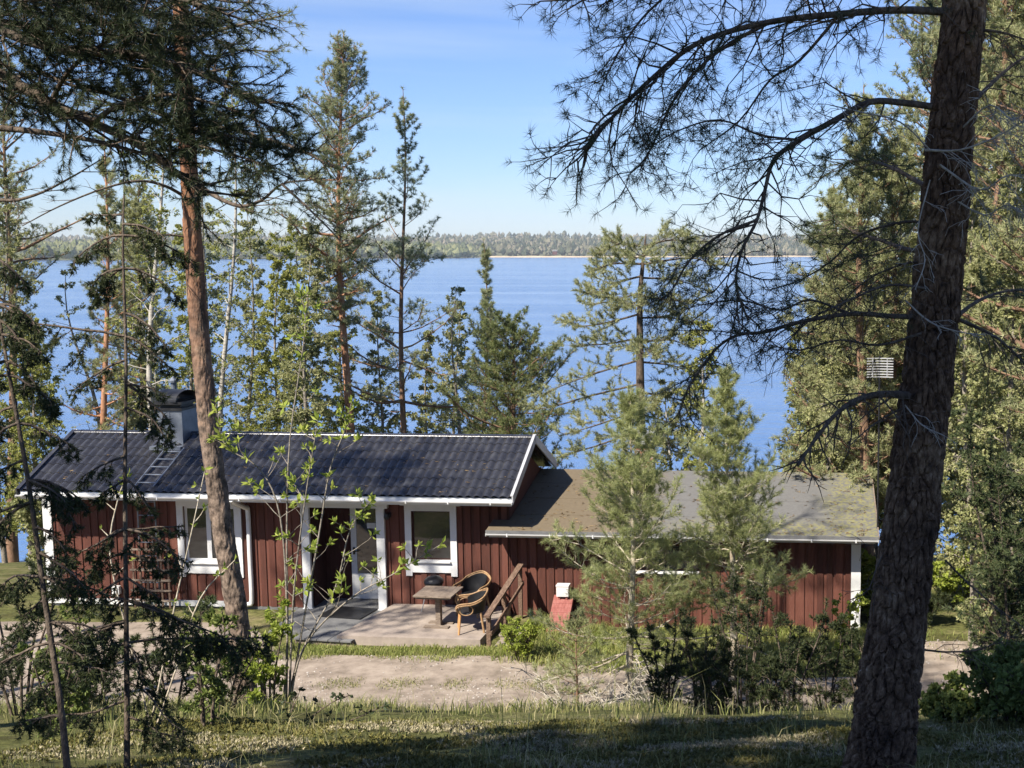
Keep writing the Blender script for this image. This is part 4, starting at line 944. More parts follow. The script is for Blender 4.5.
dead_limb([(930, 150), (900, 122), (860, 112), (830, 105)], 6.85, 6.5, .008, 8, .3, 83)
dead_limb([(925, 150), (960, 150), (1000, 135), (1040, 110)], 6.83, 6.4, .012, 14, .4, 84)
dead_limb([(940, 165), (980, 190), (1010, 175), (1050, 190)], 6.85, 6.4, .010, 10, .35, 85)
dead_limb([(930, 180), (918, 230), (925, 260), (915, 290)], 6.8, 6.6, .006, 5, .2, 86)
dead_limb([(905, 300), (930, 322), (960, 332), (985, 335)], 6.83, 6.6, .007, 6, .2, 87)
dead_limb([(905, 405), (922, 425), (945, 436)], 6.82, 6.7, .006, 4, .18, 88)
dead_limb([(935, 290), (890, 285), (850, 300), (810, 320), (780, 350)], 6.9, 6.5, .010, 16, .45, 94, 'limb')
dead_limb([(932, 330), (880, 345), (840, 340), (800, 350), (770, 345)], 6.9, 6.6, .009, 16, .4, 95, 'limb')
dead_limb([(940, 260), (900, 265), (860, 285), (830, 320)], 6.9, 7.3, .009, 14, .4, 96, 'limb')
dead_limb([(960, 130), (990, 105), (1015, 120), (1040, 90)], 6.9, 6.5, .008, 14, .35, 97)
dead_limb([(955, 200), (985, 215), (1010, 205), (1040, 230)], 6.9, 6.5, .008, 14, .35, 98)
dead_limb([(960, 320), (1000, 340), (1040, 380)], 7.05, 6.9, .014, 10, .5, 89, 'limb')
dead_limb([(945, 560), (970, 585), (1000, 610), (1040, 640)], 7.0, 6.8, .007, 8, .35, 90, 'limb')
dead_limb([(925, 650), (950, 652), (985, 648), (1010, 630)], 7.0, 6.7, .007, 8, .25, 91, 'limb')
dead_limb([(905, 520), (880, 560), (868, 590), (850, 600)], 7.0, 6.8, .007, 6, .25, 92, 'limb')
dead_limb([(965, 30), (1000, 32), (1040, 45)], 7.0, 6.8, .014, 8, .4, 93, 'limb')
# needled boughs behind the trunk
for k, (pp, d0, d1, r0, ns, sl) in enumerate([
 ([(945, 200), (915, 180), (885, 165), (855, 160), (835, 175)], 7.2, 9.0, .018, 18, .6),
 ([(940, 250), (910, 250), (880, 240), (850, 230), (830, 215)], 7.2, 8.8, .018, 18, .55),
 ([(950, 130), (985, 90), (1020, 60), (1060, 40)], 7.2, 8.4, .018, 14, .6),
 ([(940, 330), (980, 300), (1020, 290), (1070, 300)], 7.2, 8.6, .016, 14, .6)]):
    Tl = Tree(110+k); q = px_path(pp, d0, d1, b, 4); Tl.spray(q, r0, sl, ns, .3, .045, curl=-.1, up=0, second=2, n=6)
    o = Tl.wood.build('branch', M['limb'], big, smooth=True)
    m = MB(); tufts(m, Tl.P, Tl.D, Tl.S, rng=Tl.r, n=30, L=.065, Wd=.0032, a0=18, a1=75); m.build('needles', M['pine_dark'], o)
# crown above the frame
Tl = Tree(120)
for z in np.arange(7.4, 14, .35):
    i = int(np.argmin(abs(hgt - min(z, hgt[-1]-.1))))
    for q_ in range(3):
        a = Tl.r.rand()*2*pi; L = 2.6*(1-(z-7)/9)+.3
        qq = Tl.branch(ax[i], (cos(a), sin(a), .15), L, 0, .2, .1, 6); Tl.spray(qq, .02, .6, 9, .3, .14, second=1, n=5)
o = Tl.wood.build('branch', M['limb'], big); m = MB(); tufts(m, Tl.P, Tl.D, Tl.S*1 if False else Tl.S, rng=Tl.r, n=16, L=.09, Wd=.009); m.build('needles', M['pine_green'], o)

# tall leaning pine with orange bark, left
b = ground_pt(249, 15); T = Tree(51)
axp = [at(x, y, 15) - b for x, y in ((250, 735), (247, 705), (238, 620), (223, 530), (208, 420), (197, 300), (189, 170), (180, 0), (173, -150), (170, -330), (172, -480))]
ax = spline(axp, 8); hh = ax[:, 2]
rr_ = np.interp(hh, [0, .3, 1, 4, 8, 12, 16], [.19, .16, .142, .125, .1, .07, .02])
na = 84; ax = spline(axp, 45); hh = ax[:, 2]; rr_ = np.interp(hh, [0, .3, 1, 4, 8, 12, 16], [.175, .148, .13, .115, .093, .065, .02])
S_ = np.linspace(0, 1, na, endpoint=False); an = S_*2*pi
e1, h1 = plates(0, .17, S_, hh, 11); e2, h2 = plates(0, .06, S_, hh, 26)
dp = (.016*np.clip(e1*4, 0, 1)**.8*(.4+h1) + .007*np.clip(e2*3, 0, 1)*h2 - .012) * np.interp(hh, [0, 4, 8, 12], [1.2, .9, .5, .3])[:, None]
V = ax[:, None] + (rr_[:, None] + dp)[..., None]*np.stack([np.cos(an), np.sin(an), an*0], -1)[None]
i_ = np.arange(na); j_ = (i_+1) % na
T.wood.add(V.reshape(-1, 3), np.concatenate([np.stack([k*na+i_, k*na+j_, (k+1)*na+j_, (k+1)*na+i_], 1) for k in range(len(ax)-1)]))
lp = thing('pine_tree', b, 'tall pine with reddish-orange trunk standing in front of the left half of the cabin', 'tree')
T.wood.build('trunk', M['bark_lean'], lp, smooth=True)
NM = dict(n=22, L=.085, Wd=.006, a0=18, a1=75)
for k, (pp, d0, d1, r0, ns, sl, tst) in enumerate([
 ([(184, 196), (165, 186), (140, 181), (105, 188), (60, 206), (22, 226)], 15, 13.6, .022, 8, .5, 9),
 ([(192, 238), (170, 235), (150, 236), (138, 243)], 15, 14.4, .014, 5, .4, 9),
 ([(187, 130), (225, 128), (262, 138), (300, 150), (335, 168)], 15, 13.5, .035, 22, .9, .07),
 ([(191, 180), (215, 196), (240, 206), (262, 200), (282, 184), (310, 180)], 15, 13.8, .032, 16, .8, .075),
 ([(282, 184), (310, 210), (335, 235), (358, 262)], 13.9, 13.2, .016, 16, .6, .075),
 ([(182, 45), (220, 30), (255, 22), (285, 15)], 15, 13.8, .03, 14, .7, .08),
 ([(182, 60), (150, 40), (110, 25), (60, 20)], 15, 14, .035, 18, .9, .08),
 ([(180, 20), (205, 55), (240, 50), (275, 52)], 15, 15.8, .025, 14, .7, .08),
 ([(186, 110), (160, 100), (120, 105), (80, 95)], 15, 14.4, .03, 18, .9, .08),
 ]):
    Tl = Tree(130+k); q = px_path(pp, d0, d1, b, 4); Tl.spray(q, r0, sl, ns, .25, tst, curl=.0, up=0, second=2, n=6)
    o = Tl.wood.build('branch', M['limb'], lp, smooth=True)
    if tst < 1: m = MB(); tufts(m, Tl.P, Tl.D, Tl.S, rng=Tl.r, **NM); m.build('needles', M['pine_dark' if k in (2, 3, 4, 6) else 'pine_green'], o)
Tl = Tree(150)
for z in np.arange(11.2, 15.2, .6):
    i = int(np.argmin(abs(hh - z)))
    for q_ in range(2):
        a = Tl.r.rand()*2*pi; L = 1.9*math.sqrt(max(.05, 1-((z-10)/6.4)**2))*Tl.r.uniform(.6, 1.1)
        qq = Tl.branch(ax[i], (cos(a), sin(a), .2), L, 0, .25, .1, 6); Tl.spray(qq, .025, .55, 8, .3, .12, second=1, n=5)
o = Tl.wood.build('branch', M['limb'], lp); m = MB(); tufts(m, Tl.P, Tl.D, Tl.S, rng=Tl.r, n=16, L=.1, Wd=.01); m.build('needles', M['pine_green'], o)

# dark pine whose boughs hang in from the upper left
b = np.array((-6.9, 9.0, float(gh(-6.9, 9.0)) - .1)); T = Tree(52)
zz = np.linspace(0, 13.6, 30); T.wood.tube(np.stack([.1*np.sin(zz*.5), .1*np.sin(zz*.4+1), zz], 1), .2*(1-.93*zz/13.6), 14, cap=False)
op = thing('pine_tree', b, 'dark pine at the left picture edge whose long boughs hang across the upper left', 'tree')
T.wood.build('trunk', M['bark_far'], op, smooth=True)
rL = np.random.RandomState(77)
ol = [
 ([(-160, 20), (-60, 50), (0, 75), (50, 103), (92, 122), (140, 146), (185, 180), (205, 195)], 9.0, 8.6, .055, 34, .85),
 ([(-160, -40), (-40, 10), (30, 42), (90, 52), (150, 58), (215, 80), (262, 108)], 9.0, 8.2, .045, 40, .9),
 ([(-160, 110), (-30, 125), (40, 132), (90, 140), (130, 150), (150, 155)], 9.0, 8.8, .03, 14, .5),
 ([(-160, -120), (-20, -50), (60, -25), (140, -10), (220, 10)], 9.0, 8.0, .045, 40, .9),
 ([(92, 122), (120, 105), (160, 95), (200, 100), (245, 115), (285, 135)], 8.7, 8.2, .02, 30, .6),
 ([(50, 103), (70, 70), (110, 40), (160, 30)], 8.8, 8.2, .02, 26, .65),
 ([(-60, 50), (-10, 20), (40, 5), (90, 0)], 9.0, 9.6, .025, 26, .75),
 ([(140, 146), (175, 140), (215, 150), (250, 160), (275, 172)], 8.7, 8.3, .016, 20, .5),
 ([(-60, 180), (0, 200), (35, 195), (70, 178), (100, 160)], 9.0, 8.9, .018, 5, .4),
 ([(-120, 0), (-30, 20), (60, 30), (130, 40), (190, 60)], 9.3, 9.0, .02, 40, .7),
 ([(-60, -60), (20, -20), (100, 5), (170, 20), (230, 45)], 9.5, 9.3, .02, 40, .75),
 ([(20, 60), (70, 85), (130, 100), (180, 125), (220, 140)], 9.2, 9.0, .015, 34, .55),
 ([(100, 90), (150, 110), (200, 125), (240, 140), (290, 150)], 8.9, 8.6, .014, 34, .55),
 ([(-100, 60), (-40, 75), (10, 100), (40, 110)], 9.4, 9.4, .015, 24, .55),
 ([(-40, -20), (20, 0), (80, -10), (150, -20), (230, -30)], 8.6, 8.3, .02, 40, .7),
]
for k, (pp, d0, d1, r0, ns, sl) in enumerate(ol):
    Tl = Tree(160+k); q = px_path(pp, d0, d1, b, 4); Tl.spray(q, r0, sl, ns, .15, .042 if k not in (2, 8) else .5, curl=.05, up=.0, second=3, n=6)
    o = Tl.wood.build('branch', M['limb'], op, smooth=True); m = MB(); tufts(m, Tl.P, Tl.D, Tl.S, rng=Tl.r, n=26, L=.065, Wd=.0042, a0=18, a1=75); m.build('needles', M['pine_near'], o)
Tl = Tree(175)
for z in np.arange(8.2, 13.2, .38):
    for q_ in range(4):
        a = Tl.r.rand()*2*pi; L = 2.6*math.sqrt(max(.05, 1-((z-8)/5.6)**2))*Tl.r.uniform(.6, 1.1)
        qq = Tl.branch((0, 0, z), (cos(a), sin(a), .2), L, 0, .25, .1, 6); Tl.spray(qq, .03, .7, 9, .3, .13, second=1, n=5)
o = Tl.wood.build('branch', M['limb'], op); m = MB(); tufts(m, Tl.P, Tl.D, Tl.S, rng=Tl.r, n=18, L=.1, Wd=.011); m.build('needles', M['pine_dark'], o)

# trees behind the viewer that shade the foreground
c0 = pine(200, np.array((-4.7, -5.0, float(gh(-4.7, -5)) - .1)), 18, .2, .3, 3.0, 'tall pine behind the viewer shading the foreground', 'pine_green', needle=dict(n=17, L=.18, Wd=.03), whorl=.6, nsub=8, second=1, dens=1.0, group='pines behind the viewer')
def copy_tree(o, loc, rot, sc, label):
    c = o.copy(); COL.objects.link(c); c.location = loc; c.rotation_euler = (0, 0, rot); c.scale = (sc, sc, sc); c['label'] = label
    for ch in o.children:
        d = ch.copy(); COL.objects.link(d); d.parent = c
    return c
for x, y, q, s in ((-11.2, -4.6, 3.0, .97), (-9.0, -5.1, 4.4, 1.0), (-6.9, -4.7, 2.2, .97), (-2.6, -4.9, 5.2, .95), (-7.6, -5.6, .6, 1.22)):
    copy_tree(c0, (x, y, float(gh(x, y)) - .1), q, s, 'tall pine behind the viewer shading the foreground')

for k, (x, y, h_) in enumerate(((-17.2, 15.0, 17), (-19.6, 16.4, 18), (-15.4, 14.6, 16.5))):
    pine(260+k, np.array((x, y, float(gh(x, y)) - .1)), h_, .16, .66, 2.2, 'pine beyond the left picture edge that dapples the roof', 'pine_green', needle=dict(n=14, L=.13, Wd=.016), whorl=.8, nsub=7, second=1, dens=.8, group='pines beyond the left edge')
# ---------------------------------------------------------------- junipers, saplings and bushes
NJ = dict(n=17, L=.034, Wd=.0065, a0=20, a1=85)
def juniper_stem(seed, px, D0, D1, r0, brs, label, leaf='juniper', needle=NJ, name='young_spruce', foot=None):
    """brs: (fraction along the stem from its foot, sideways reach in m, shoots, droop)"""
    w0 = at(*px[0], D0); b = w0.copy(); T = Tree(seed)
    q = px_path(px, D0, D1, b, 5); T.wood.tube(q, np.linspace(r0, r0*.25, len(q)), 8, cap=False)
    ex = [(T.r.uniform(.1, .9), T.r.choice((-1, 1))*T.r.uniform(.2, .42), 8, T.r.uniform(.4, .8)) for _ in range(int(len(brs)*1.0))]
    for f, reach, ns, dr in list(brs) + ex:
        i = min(int(f*(len(q)-1)), len(q)-2); p = q[i]; d = np.array((np.sign(reach)*1., T.r.uniform(-.7, .7), .15-dr*.4))
        bq = T.branch(p, d, abs(reach), 0, -dr, .14, 6); T.spray(bq, .009, abs(reach)*.42, ns, .15, .026, curl=-.5, up=-.3, second=3, n=4, f0=.2)
    return T.build(name, b, label, 'tree', M['limb'], M[leaf], needle)
juniper_stem(300, [(127, 770), (127, 700), (126, 600), (125, 480), (126, 360), (123, 250), (124, 195)], 7.0, 7.2, .019,
 [(.95, -.25, 6, .3), (.93, .3, 8, .4), (.88, -.35, 9, .5), (.87, .45, 12, .4), (.82, .4, 9, .5), (.8, -.3, 9, .7), (.74, .35, 9, .6), (.72, -.75, 9, .0), (.66, .25, 6, .7), (.55, -.3, 6, .6), (.46, .5, 12, .5), (.45, -.35, 8, .6), (.4, .3, 8, .7), (.36, .7, 14, .3), (.33, -.5, 10, .5), (.29, .8, 16, .4), (.27, -.45, 10, .6), (.2, .6, 12, .4), (.17, -.5, 10, .5), (.12, .4, 8, .3)],
 'thin upright dark young spruce with hanging tufts, left of the chimney')
juniper_stem(301, [(68, 775), (60, 700), (45, 600), (28, 480), (12, 390), (0, 320), (-8, 240)], 6.4, 6.6, .02,
 [(.97, .3, 9, .3), (.93, -.3, 9, .3), (.88, .35, 8, .6), (.82, .3, 8, .6), (.8, -.35, 9, .5), (.7, .3, 7, .7), (.66, -.4, 9, .5), (.6, .35, 9, .5), (.56, -.4, 9, .5), (.5, .3, 8, .6), (.47, -.5, 11, .4), (.42, .4, 9, .5), (.38, -.5, 12, .5), (.33, .35, 8, .6), (.29, -.5, 12, .5), (.24, .35, 8, .5), (.2, -.5, 10, .5), (.14, -.4, 8, .5)],
 'dark young spruce leaning left in the lower left corner')
def bush(seed, x, D, top_y, spread, label, leaf, needle, nst=5, r0=.015, name='juniper_bush', cat='bush', wood='limb', tst=.035, nsh=9, up=.5):
    b = ground_pt(x, D); H = at(x, top_y, D)[2] - b[2]; T = Tree(seed)
    for k in range(nst):
        a = k*2.4 + T.r.randn()*.3; s_ = spread*(.25 + .3*T.r.rand()); h = H*T.r.uniform(.65, 1.0) if k else H
        q = spline([(0.06*cos(a), .06*sin(a), 0), (s_*.5*cos(a), s_*.5*sin(a), h*.4), (s_*cos(a), s_*sin(a), h*.75), (s_*1.1*cos(a)+T.r.randn()*.05, s_*1.1*sin(a), h)], 4)
        T.limb(q, r0, .003, 5)
        for j in range(nsh):
            f = T.r.uniform(.1, .97); i = min(int(f*(len(q)-1)), len(q)-2); aa = T.r.rand()*2*pi; L = spread*.55*(1.1-f)**.5*T.r.uniform(.5, 1.1)
            bq = T.branch(q[i], (cos(aa), sin(aa), up), L, 0, .1, .16, 5); T.spray(bq, .006, L*.5, 6, .15, tst, curl=.05, up=.15, second=1, n=3)
        T._al(q, tst, .5)
    return T.build(name, b, label, cat, M[wood], M[leaf], needle)
NJ2 = dict(n=14, L=.055, Wd=.011, a0=20, a1=85)
for k, (x, D, ty, spd, lab) in enumerate((
 (664, 13.6, 628, .5, 'small dark juniper at the left end of the row below the wing'),
 (700, 14.2, 592, .6, 'tall dark juniper of the row below the wing, left of the yellow-green pine'),
 (746, 13.8, 584, .62, 'tallest dark juniper of the row below the wing, in front of the yellow-green pine'),
 (790, 13.4, 612, .62, 'dark juniper right of the tallest one, in front of the red boards'),
 (826, 13.9, 632, .6, 'dark juniper between the red boards and the big trunk'),
 (862, 13.5, 640, .5, 'dark juniper half hidden by the left side of the big trunk'),
 (716, 12.6, 655, .5, 'low dark juniper in front of the row, nearest the mossy rock'),
 (770, 12.4, 668, .55, 'low spreading dark juniper in front of the tallest one'))):
    bush(320+k, x, D, ty - 12, spd*1.05, lab, 'juniper', NJ2, nst=5, nsh=7, tst=.05)
for k, (x, D, ty, spd, lab) in enumerate((
 (96, 11.5, 645, .7, 'dark juniper on the slope between the two thin spruces'),
 (170, 11.8, 600, .7, 'dark spreading juniper in front of the wall ladder'),
 (225, 11.2, 628, .6, 'dark juniper at the left foot of the orange pine'),
 (20, 10.5, 560, .8, 'dark juniper at the left picture edge'))):
    bush(340+k, x, D, ty, spd, lab, 'pine_dark' if k in (0, 1) else 'juniper', NJ2, nst=5, nsh=6, tst=.05)
bush(350, 1012, 15, 400, 1.3, 'tall dark juniper at the right picture edge behind the big trunk', 'pine_dark', dict(n=14, L=.07, Wd=.014), nst=9, nsh=26, r0=.03, tst=.05)
bush(351, 1040, 16, 450, 1.0, 'dark upright juniper cut by the right picture edge', 'pine_dark', dict(n=14, L=.07, Wd=.014), nst=7, nsh=18, r0=.025, tst=.05)
LF = dict(n=5, L=.06, Wd=.045, leaf=True, a0=10, a1=90)
bush(352, 1015, 10, 655, .7, 'leafy dark shrub in the lower right corner', 'bush_leaf', LF, nst=7, nsh=12, name='shrub', tst=.06)
bush(353, 950, 10.5, 690, .45, 'small leafy shrub at the right foot of the big trunk', 'bush_leaf', LF, nst=5, nsh=8, name='shrub', tst=.06)
bush(354, 872, 26, 535, .9, 'bright lime shrub at the right end of the wing', 'lime_leaf', dict(n=6, L=.1, Wd=.08, leaf=True, a0=10, a1=90), nst=7, nsh=14, name='shrub', tst=.09)
bush(355, 955, 27, 560, 1.3, 'bright yellow-green shrub beyond the path right of the big trunk', 'lime_leaf', dict(n=6, L=.1, Wd=.08, leaf=True, a0=10, a1=90), nst=8, nsh=14, name='shrub', tst=.1)
bush(356, 918, 25.5, 590, 1.0, 'dark low shrub beyond the path beside the big trunk', 'juniper', dict(n=12, L=.1, Wd=.02), nst=8, nsh=12, name='shrub', tst=.08)
bush(361, 268, 13.2, 598, .4, 'sprig of fresh lime leaves between the orange pine and the rowan', 'lime_leaf', dict(n=6, L=.07, Wd=.03, leaf=True, a0=10, a1=90), nst=5, nsh=6, name='shrub', tst=.12)
LB = dict(n=5, L=.045, Wd=.028, leaf=True, a0=10, a1=90)
bush(362, 55, 9.2, 600, .5, 'airy green leafy sapling between the leaning spruce and the upright spruce', 'bush_leaf', LB, nst=4, nsh=8, name='sapling', tst=.08)
bush(363, 205, 9.6, 610, .45, 'airy green leafy sapling in front of the foot of the orange pine', 'bush_leaf', LB, nst=4, nsh=8, name='sapling', tst=.08)
bush(357, 846, 23, 592, .45, 'small yellow-green shrub against the white corner post of the wing', 'lime_leaf', dict(n=4, L=.07, Wd=.05, leaf=True, a0=10, a1=90), nst=5, nsh=7, name='shrub', tst=.1)
bush(358, 520, 22.4, 618, .6, 'low bright weedy shrub growing at the foot of the handrail', 'lime_leaf', dict(n=5, L=.06, Wd=.03, leaf=True, a0=10, a1=90), nst=9, nsh=7, name='shrub', tst=.08, up=.8)
bush(359, 1030, 29, 520, 1.6, 'green thicket at the far end of the path at the right picture edge', 'bush_leaf', dict(n=6, L=.1, Wd=.07, leaf=True, a0=10, a1=90), nst=9, nsh=14, name='shrub', tst=.1)
bush(360, 60, 33, 470, 1.6, 'pale shrub behind the left corner of the cabin', 'pale_leaf', dict(n=6, L=.1, Wd=.07, leaf=True, a0=10, a1=90), nst=9, nsh=12, name='shrub', tst=.12)

def leafy_stems(seed, D, stems, label, leaf, nd, name, wood, r0, nb, reach, tst, foot):
    b = ground_pt(foot, D); T = Tree(seed)
    for px in stems:
        q = px_path(px, D, D + T.r.uniform(-.5, .5), b, 4); q = q - (q[0] - np.array((T.r.uniform(-.05, .05), 0, 0)))*np.linspace(1, 0, len(q))[:, None]**3
        T.limb(q, r0, .004, 6)
        for j in range(nb):
            f = .3 + .7*(j + T.r.rand())/nb; f = min(f, .97); i = min(int(f*(len(q)-1)), len(q)-2); a = T.r.rand()*2*pi
            bq = T.branch(q[i], (cos(a), sin(a), .7), reach*T.r.uniform(.3, 1)*(1.2-f), 0, .1, .12, 5); T.limb(bq, .006, .002, 4); T._al(bq, tst, .5)
        T._al(q, tst*1.5, .7)
    return T.build(name, b, label, 'tree', M[wood], M[leaf], nd)
leafy_stems(400, 13.5, [[(284, 725), (288, 640), (287, 540), (290, 440), (305, 330), (300, 290)], [(284, 725), (286, 620), (280, 520), (260, 470), (225, 445), (215, 400)],
 [(286, 725), (300, 640), (318, 540), (330, 470), (345, 430), (352, 400)], [(286, 725), (305, 650), (350, 600), (392, 575), (440, 545)], [(285, 725), (300, 660), (335, 590), (350, 530), (372, 500)],
 [(284, 725), (292, 600), (305, 500), (318, 420)]],
 'thin rowan sapling with fresh lime leaves in front of the cabin entrance', 'lime_leaf', dict(n=8, L=.095, Wd=.038, leaf=True, a0=15, a1=95), 'rowan_sapling', 'bark_grey', .014, 13, .8, .13, 285)
leafy_stems(401, 9.5, [[(150, 770), (160, 700), (175, 610), (190, 540), (205, 470)], [(152, 770), (130, 660), (110, 560), (118, 500), (128, 475)], [(150, 770), (175, 680), (200, 600), (235, 560)]],
 'pale-stemmed sapling with a few lime leaves in front of the wall ladder', 'lime_leaf', dict(n=4, L=.055, Wd=.024, leaf=True, a0=15, a1=85), 'rowan_sapling', 'bark_pale', .009, 6, .4, .14, 150)
leafy_stems(402, 10.5, [[(285, 760), (300, 735), (330, 705), (350, 695)], [(285, 760), (310, 740), (350, 722), (385, 705)], [(285, 760), (290, 720), (300, 690)]],
 'dry brown twiggy shrub on the grass right of the orange pine', 'pine_near', dict(n=5, L=.05, Wd=.03, leaf=True, a0=15, a1=85), 'shrub', 'limb', .009, 6, .3, .07, 285)['category'] = 'shrub'

# heap of dead branches below the airy pine
rr = np.random.RandomState(8)
for k in range(30):
    x = rr.uniform(570, 690); D = rr.uniform(18.2, 19.7); b = ground_pt(x, D); T = Tree(500+k); a = rr.rand()*2*pi
    q = T.branch((0, 0, .1), (cos(a), .5*sin(a), rr.uniform(.15, .8)), rr.uniform(.7, 1.5), 0, -.25, .2, 7); T.spray(q, .017, .5, 10, .15, 9, curl=-.1, up=.15, second=2, n=5, rmin=.004)
    o = T.wood.build('fallen_branch', M['dead'], loc=b); tag(o, 'bare grey fallen branch in the heap below the airy young pine', 'branch', 'heap of fallen branches')

# ---------------------------------------------------------------- grass, lichen and moss
def blades(m, X, Y, h, wd, rng, lean=.5, z=None):
    N = len(X); Z = gh(X, Y) - .01 if z is None else z; a = rng.rand(N)*2*pi; l = lean*rng.rand(N)*h
    B = np.stack([X, Y, Z], 1); dr = np.stack([np.cos(a), np.sin(a), a*0], 1); sd_ = np.stack([-np.sin(a+rng.randn(N)), np.cos(a+rng.randn(N)), a*0], 1)*wd[:, None]/2
    Mi = B + dr*(l*.3)[:, None]; Mi[:, 2] += h*.6; Tp = B + dr*l[:, None]; Tp[:, 2] += h*(1-.25*lean*rng.rand(N))
    V = np.stack([B+sd_, B-sd_, Mi-sd_*.8, Mi+sd_*.8, Tp], 1).reshape(-1, 3); o = np.arange(N)[:, None]*5
    m.add(V, np.array([[0, 1, 2, 3]]) + o); m.add(np.zeros((0, 3)), np.zeros((0, 3), int)) if False else None
    m.n -= 0; base = m.n - len(V); m.L.append((np.array([[3, 2, 4]]) + o + base).ravel()); m.S.append(np.full(N, 3))
def scatter(rng, n, x0, x1, y0, y1, dens):
    X = rng.uniform(x0, x1, n); Y = rng.uniform(y0, y1, n); k = rng.rand(n) < dens(X, Y); return X[k], Y[k]
rg = np.random.RandomState(42)
m = MB()
def on_path(X, Y):
    n, f = path_edges(X); return (Y > n + .12) & (Y < f - .05)
X, Y = scatter(rg, 130000, -13, 9, 9.6, 20.3, lambda X, Y: np.where(on_path(X, Y), 0, (.05+.95*sstep(vnoise(X, Y, .9, 61)+.5*vnoise(X, Y, .3, 68) + .35*(X < -4.5), 0, .6))*sstep(Y, 9.2, 11)*(1-.6*sstep(Y, 17.5, 19.5)) ) * (np.abs(X) < .66*Y+1))
blades(m, X, Y, rg.uniform(.06, .24, len(X))*(.6+.6*sstep(vnoise(X, Y, .8, 62), -.3, .5))*(1-.55*sstep(Y, 16, 19.5)), rg.uniform(.006, .013, len(X)), rg, .9)
X, Y = scatter(rg, 45000, -5, 6, 4.5, 10.5, lambda X, Y: .06 + .94*sstep(vnoise(X, Y, .5, 63), .2, .6))
blades(m, X, Y, rg.uniform(.05, .2, len(X)), rg.uniform(.003, .006, len(X)), rg, 1.2)
X, Y = scatter(rg, 500, -9, 6, 6, 19, lambda X, Y: .5 + 0*X)
blades(m, X, Y, rg.uniform(.3, .6, len(X)), rg.uniform(.003, .006, len(X)), rg, 1.2)
X, Y = scatter(rg, 16000, -9.4, 3.5, 20.6, 21.5, lambda X, Y: sstep(np.abs(vnoise(X, Y, .9, 64)), .12, .3)*np.exp(-((Y-21.05)/.25)**2)*.9)
blades(m, X, Y, rg.uniform(.04, .1, len(X)), rg.uniform(.008, .014, len(X)), rg, .9)
m.build('dry_grass', M['grass'])['kind'] = 'stuff'
m = MB()
X, Y = scatter(rg, 12000, -9.2, -4.4, 22.2, 23.14, lambda X, Y: (.25+.75*sstep(vnoise(X, Y, .4, 65), -.3, .3))*sstep(Y+.35*vnoise(X, Y, .7, 69), 22.3, 22.8))
blades(m, X, Y, rg.uniform(.05, .14, len(X)), rg.uniform(.01, .018, len(X)), rg, .9)
X, Y = scatter(rg, 30000, -4.6, 3.2, 22.1, 25.0, lambda X, Y: (.25+.75*sstep(vnoise(X, Y, .6, 66), -.3, .3)) * ((X > -4.2) | (Y < 23.2)) * sstep(Y+.4*vnoise(X, Y, .8, 70), 22.0, 22.6))
blades(m, X, Y, rg.uniform(.08, .26, len(X)), rg.uniform(.01, .02, len(X)), rg, .9)
X, Y = scatter(rg, 22000, 2.6, 14, 19.5, 31, lambda X, Y: sstep(vnoise(X, Y, 1.2, 67), -.1, .5)*(~on_path(X, Y) | (rg.rand(len(X)) < .25)))
blades(m, X, Y, rg.uniform(.06, .2, len(X)), rg.uniform(.01, .02, len(X)), rg, .9)
X, Y = scatter(rg, 2500, -9.0, -7.6, 23.0, 24.2, lambda X, Y: .6+0*X)
blades(m, X, Y, rg.uniform(.04, .1, len(X)), rg.uniform(.01, .016, len(X)), rg, .9)
m.build('green_grass', M['grass_green'])['kind'] = 'stuff'
def mat_tufts(name, leaf, n, seed, thr, L, Wd, nn, s):
    X, Y = scatter(rg, n, -5, 6, 4.6, 10.2, lambda X, Y: sstep(vnoise(X, Y, s, seed) + .25*vnoise(X, Y, s*.25, seed+1), *thr)*(np.abs(X+.5) < .62*Y))
    m = MB(); P = np.stack([X, Y, gh(X, Y)+.005], 1); D_ = np.stack([rg.randn(len(X))*.3, rg.randn(len(X))*.3, np.ones(len(X))], 1)
    tufts(m, P, D_, rg.uniform(.6, 1.3, len(X)), nn, L, Wd, 10, 80, rg, .2, leaf=True); m.build(name, leaf)['kind'] = 'stuff'
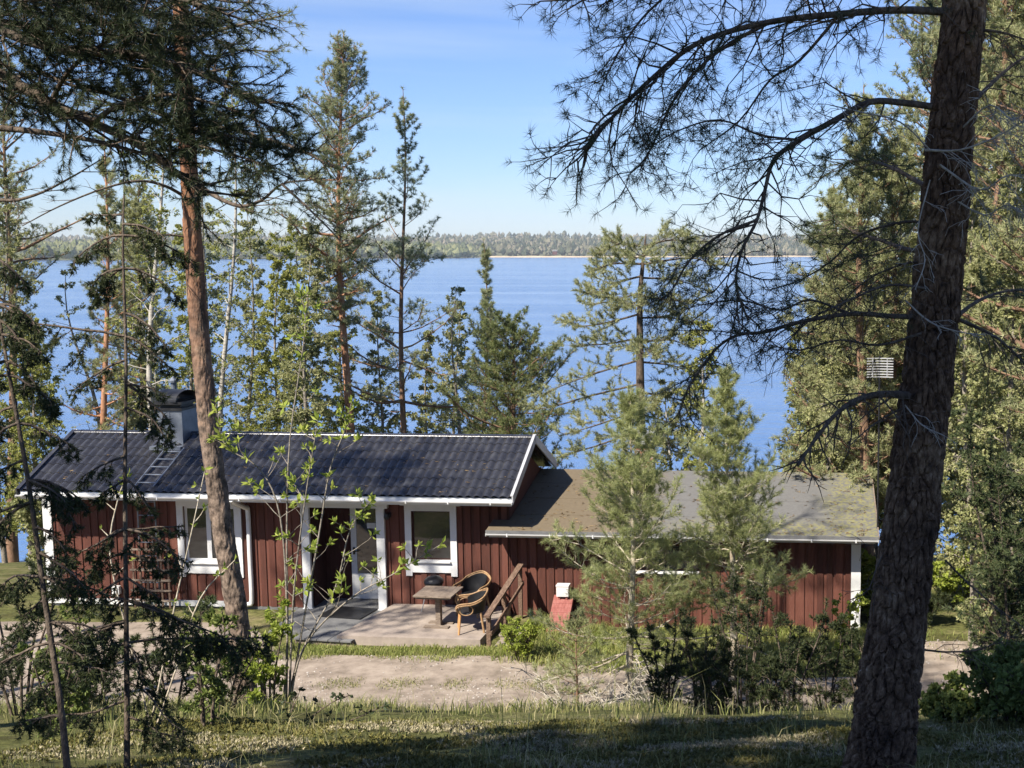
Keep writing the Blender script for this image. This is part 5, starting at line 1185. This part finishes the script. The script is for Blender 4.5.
mat_tufts('reindeer_lichen', M['lichen'], 45000, 71, (.0, .35), .035, .014, 6, .9)
mat_tufts('heath_moss', M['moss'], 45000, 81, (-.3, .2), .035, .014, 6, .7)

X, Y = scatter(rg, 9000, -14, 6, 19.7, 24.5, lambda X, Y: on_path(X, Y)*sstep(vnoise(X, Y, .8, 91), -.3, .4))
N_ = len(X); sz = rg.uniform(.008, .03, N_)**1.0; C_ = np.stack([X, Y, gh(X, Y)+.018], 1)
oc = np.array([(1,0,0), (0,1,0), (-1,0,0), (0,-1,0), (0,0,.6), (0,0,-.6)], float)
V = C_[:, None] + oc[None]*sz[:, None, None]*rg.uniform(.6, 1.3, (N_, 6, 1)); fc = np.array([(0,1,4), (1,2,4), (2,3,4), (3,0,4), (1,0,5), (2,1,5), (3,2,5), (0,3,5)])
M['stone'] = mk('path_stones', [(.12,.1,.085), (.25,.22,.19), (.4,.36,.32)], 3, .9, island=True)
m = MB(); m.add(V.reshape(-1, 3), (fc[None] + (np.arange(N_)*6)[:, None, None]).reshape(-1, 3)); m.build('path_stones', M['stone'])['kind'] = 'stuff'
def litter(name, n, u0, u1, v0, v1, zf, par, sd, up):
    r_ = np.random.RandomState(sd); u = r_.uniform(u0, u1, n); v = v0 + (v1-v0)*r_.rand(n)**1.4; k = r_.rand(n) < .25 + .75*sstep(vnoise(u, v, .5, sd), 0, .5); u, v = u[k], v[k]
    m = MB(); tufts(m, np.stack([u, v, zf(v)], 1), np.stack([r_.randn(len(u)), r_.randn(len(u)), r_.randn(len(u))*.05], 1), 1., 3, .09, .012, 0, 14, r_, .5); m.build(name, M['litter'], par)
M['litter'] = mk('fallen_needles', [(.08,.05,.025), (.2,.13,.06), (.3,.21,.1)], 4, .9, island=True)
litter('needle_litter', 1500, 1.9, 9.5, -.55, 2.9, lambda v: 1.8 + (v+.62)*.67/3.62 + .02, felt, 95, 0)
litter('needle_litter', 700, -8.6, 1.9, -.7, 1.2, lambda v: 2.53 + (v+.77)*.97/2.07 + .05, roof, 96, 0)
